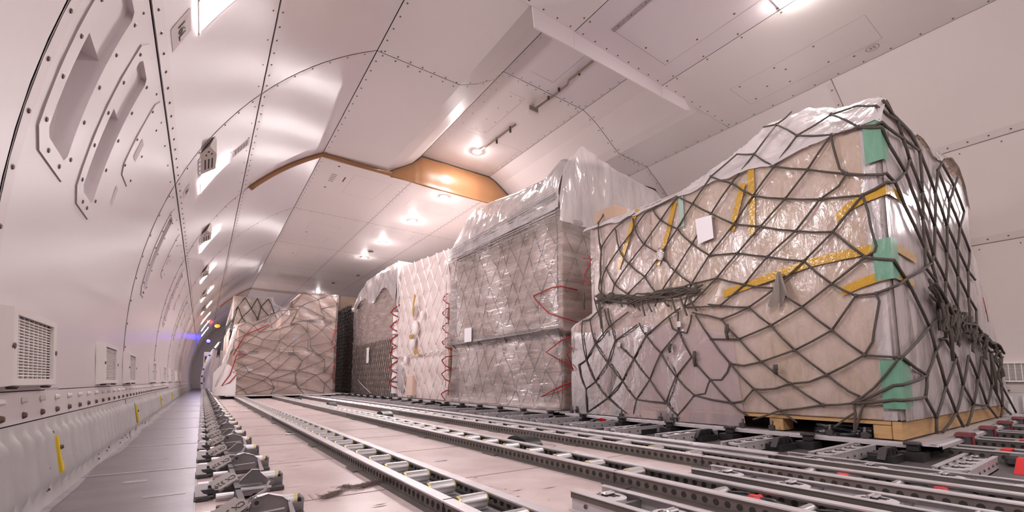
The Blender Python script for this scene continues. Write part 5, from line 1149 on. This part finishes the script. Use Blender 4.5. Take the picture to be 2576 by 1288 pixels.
# ================= G: carton load in the left lane
cargo_pallet(.30,2.42,9.58,11.75,'metal pallet under the carton load blocking the left lane')
g='cartons of the load blocking the left lane'
def GC(x0,x1,z0,z1,l,sl=()): carton(x0,x1,9.72,10.9,z0,z1,l,'cardp',g,sl)
GC(.52,1.21,.066,.50,'bottom left carton of the load blocking the left lane'); GC(1.215,1.73,.066,.50,'bottom middle carton of the load blocking the left lane'); GC(1.735,2.24,.066,.50,'bottom right carton of the load blocking the left lane')
GC(.52,1.21,.503,.94,'left carton in the second row of the left lane load',((.18,.34,.33),(.02,.1,.33))); GC(1.215,1.73,.503,.94,'middle carton in the second row of the left lane load',((.16,.36,.33),)); GC(1.735,2.24,.503,.94,'right carton in the second row of the left lane load',((.14,.34,.33),))
GC(.52,1.21,.943,1.36,'left carton in the third row of the left lane load'); GC(1.215,1.73,.943,1.62,'middle carton in the third row of the left lane load',((.28,.48,.58),)); GC(1.735,2.24,.943,1.62,'right carton in the third row of the left lane load',((.0,.22,.58),(.27,.44,.58)))
GC(1.52,2.25,1.623,2.10,'top right carton of the left lane load')
t=thing('plastic_cover','clear plastic draped over the carton load in the left lane','plastic sheet',(0,0,0))
GT=[(.42,1.38),(.85,1.50),(1.1,1.66),(1.36,1.90),(1.6,2.13),(2.28,2.15)]
mb=MB(); mb.grid(lambda u,v:(.44+u*1.84,9.69-.022*nz(u*3+v*2,v*9+u*4,7,1.5)-.03*(1-v)**6,.066+v*(lerp_tab(GT,.44+u*1.84)-.066)),70,60)
mb.grid(lambda u,v:(.44+u*1.84,9.69+v*1.3,lerp_tab(GT,.44+u*1.84)+.015*nz(u*9,v*5,1)),40,12); mb.build('front_sheet',M['filmG'],t)
mb=MB(); mb.grid(lambda u,v:(.16+.36*u,9.66-.06*math.sin(u*3)*(1-v),.066+v*(.40+.18*math.sin(u*3.1))),12,12); mb.build('white_corner_sheet',M['foam'],t)
ng=thing('cargo_net','thin dark net over the carton load blocking the left lane','net',(0,0,0))
mb=MB(); ropes(mb,diamond(lambda u,v:(.46+u*1.8,9.650+.02*math.sin(v*9),.08+v*(lerp_tab(GT,.46+u*1.8)-.08)),5,13,.9,51),.0048,5); mb.build('rope_mesh',M['rope2'],ng)
mb=MB(); rd=random.Random(8)
for k in range(60):
    f=k/59; x0=.47-.06*f; pts=[]; y0=9.60+1.2*f
    for i in range(7): q=i/6; pts.append((.48-.30*q**1.2+.02*nz(k*.7,q*5,1)+.012*rd.gauss(0,1),y0+.05*rd.gauss(0,1),1.36-1.24*q))
    mb.tube(pts,.009,5)
mb.build('side_ropes',M['wrope'],ng)
mb=MB(); mb.tube([(1.0,9.64,1.42),(.8,9.64,1.30),(.62,9.64,1.20),(.52,9.64,.98),(.45,9.63,.80),(.56,9.63,.84),(.66,9.64,.83),(.50,9.63,.80),(.42,9.62,.45),(.30,9.62,.24),(.42,9.62,.30),(.52,9.63,.45)],.010,6)
tag(mb.build('red_strap',M['red']),'red lacing strap on the left edge of the carton load in the left lane','strap')
mb=MB(); mb.tube([(2.25,9.63,1.5),(2.18,9.63,1.1),(2.26,9.63,.9),(2.26,9.63,.75),(2.2,9.63,.4),(2.27,9.63,.3)],.008,5)
tag(mb.build('red_strap',M['red']),'red lacing strap on the right edge of the carton load in the left lane','strap')
for i,(x,z,l) in enumerate(((1.62,1.85,'white label at the top of the left lane carton load'),(1.5,1.22,'white label in the middle of the left lane carton load'),(.72,.58,'white label at lower left of the left lane carton load'),(1.42,.56,'white label at lower middle of the left lane carton load'))):
    mb=MB(); mb.box(x-.06,x+.06,9.706,9.709,z-.07,z+.05); tag(mb.build('paper_label',M['white']),l,'label','white labels on the left lane cartons')
# ================= H: taller loads behind it in the left lane
cargo_pallet(.30,2.42,11.95,14.2,'metal pallet of the second load in the left lane')
carton(.50,1.30,12.1,13.2,1.56,2.34,'large brown carton high on the second load in the left lane','cardd')
t=thing('wrapped_load','second load in the left lane under dark film, mostly hidden','load',(0,0,0)); mb=MB(); mb.box(.42,2.2,12.05,14.1,.066,1.55,bev=.03); mb.build('load_core',M['cardp'],t)
mb=MB(); mb.grid(lambda u,v:(.38+u*1.6,11.99-.03*nz(u*6,v*5,2),1.35+v*lerp_tab([(.38,.3),(.5,.95),(1.3,1.0),(1.35,.85),(2,.6)],.38+u*1.6)),40,24); mb.build('film_front',M['filmA'],t)
nh=thing('cargo_net','dark net bundled on the left of the second load in the left lane','net',(0,0,0)); mb=MB(); ropes(mb,diamond(lambda u,v:(.46+u*1.5,11.96,.9+v*lerp_tab([(.46,.55),(.55,1.38),(1.28,1.40),(1.4,1.2),(2,.9)],.46+u*1.5)),6,6,.4,61),.009,5)
for k in range(7): mb.tube([(.24+.008*k+.02*nz(k,i,3)+.22*(i/5)**2,11.94-.01*k,.85+.85*i/5+.03*(k%3)) for i in range(6)],.0045,5)
mb.build('rope_mesh',M['net_bk'],nh)
t=thing('white_sheet_bundle','pale plastic sheeting hanging at the left side of the second load','plastic sheet',(0,0,0)); mb=MB(); mb.grid(lambda u,v:(.14+.24*u+.02*math.sin(v*9),11.97-.03*math.sin(u*14),.07+v*.95),14,14); mb.build('sheet',M['hood'],t)

# ---------------------------------------------------------------- camera, world, view
cam=D.cameras.new('camera'); co=D.objects.new('camera',cam); COL.objects.link(co)
co.location=(0,0,.332); co.rotation_euler=(rad(90+5.8389),0,rad(-35.0773))
cam.sensor_width=36; cam.sensor_fit='HORIZONTAL'; cam.lens=36*1105/2576; cam.shift_y=201/2576; cam.clip_start=.02; cam.clip_end=100
S.camera=co
w=D.worlds.new('world'); w.use_nodes=True; w.node_tree.nodes['Background'].inputs[0].default_value=(.9,.82,.82,1); w.node_tree.nodes['Background'].inputs[1].default_value=.2; S.world=w
S.view_settings.view_transform='Standard'; S.view_settings.look='None'; S.view_settings.exposure=2.4; S.view_settings.gamma=1; S.view_settings.use_curve_mapping=False
S.cycles.use_denoising=True; S.cycles.max_bounces=14; S.cycles.diffuse_bounces=8; S.cycles.glossy_bounces=4; S.cycles.transparent_max_bounces=24
S.cycles.sample_clamp_indirect=8; S.cycles.caustics_reflective=False; S.cycles.caustics_refractive=False
S.cycles.use_adaptive_sampling=True; S.cycles.adaptive_threshold=.02
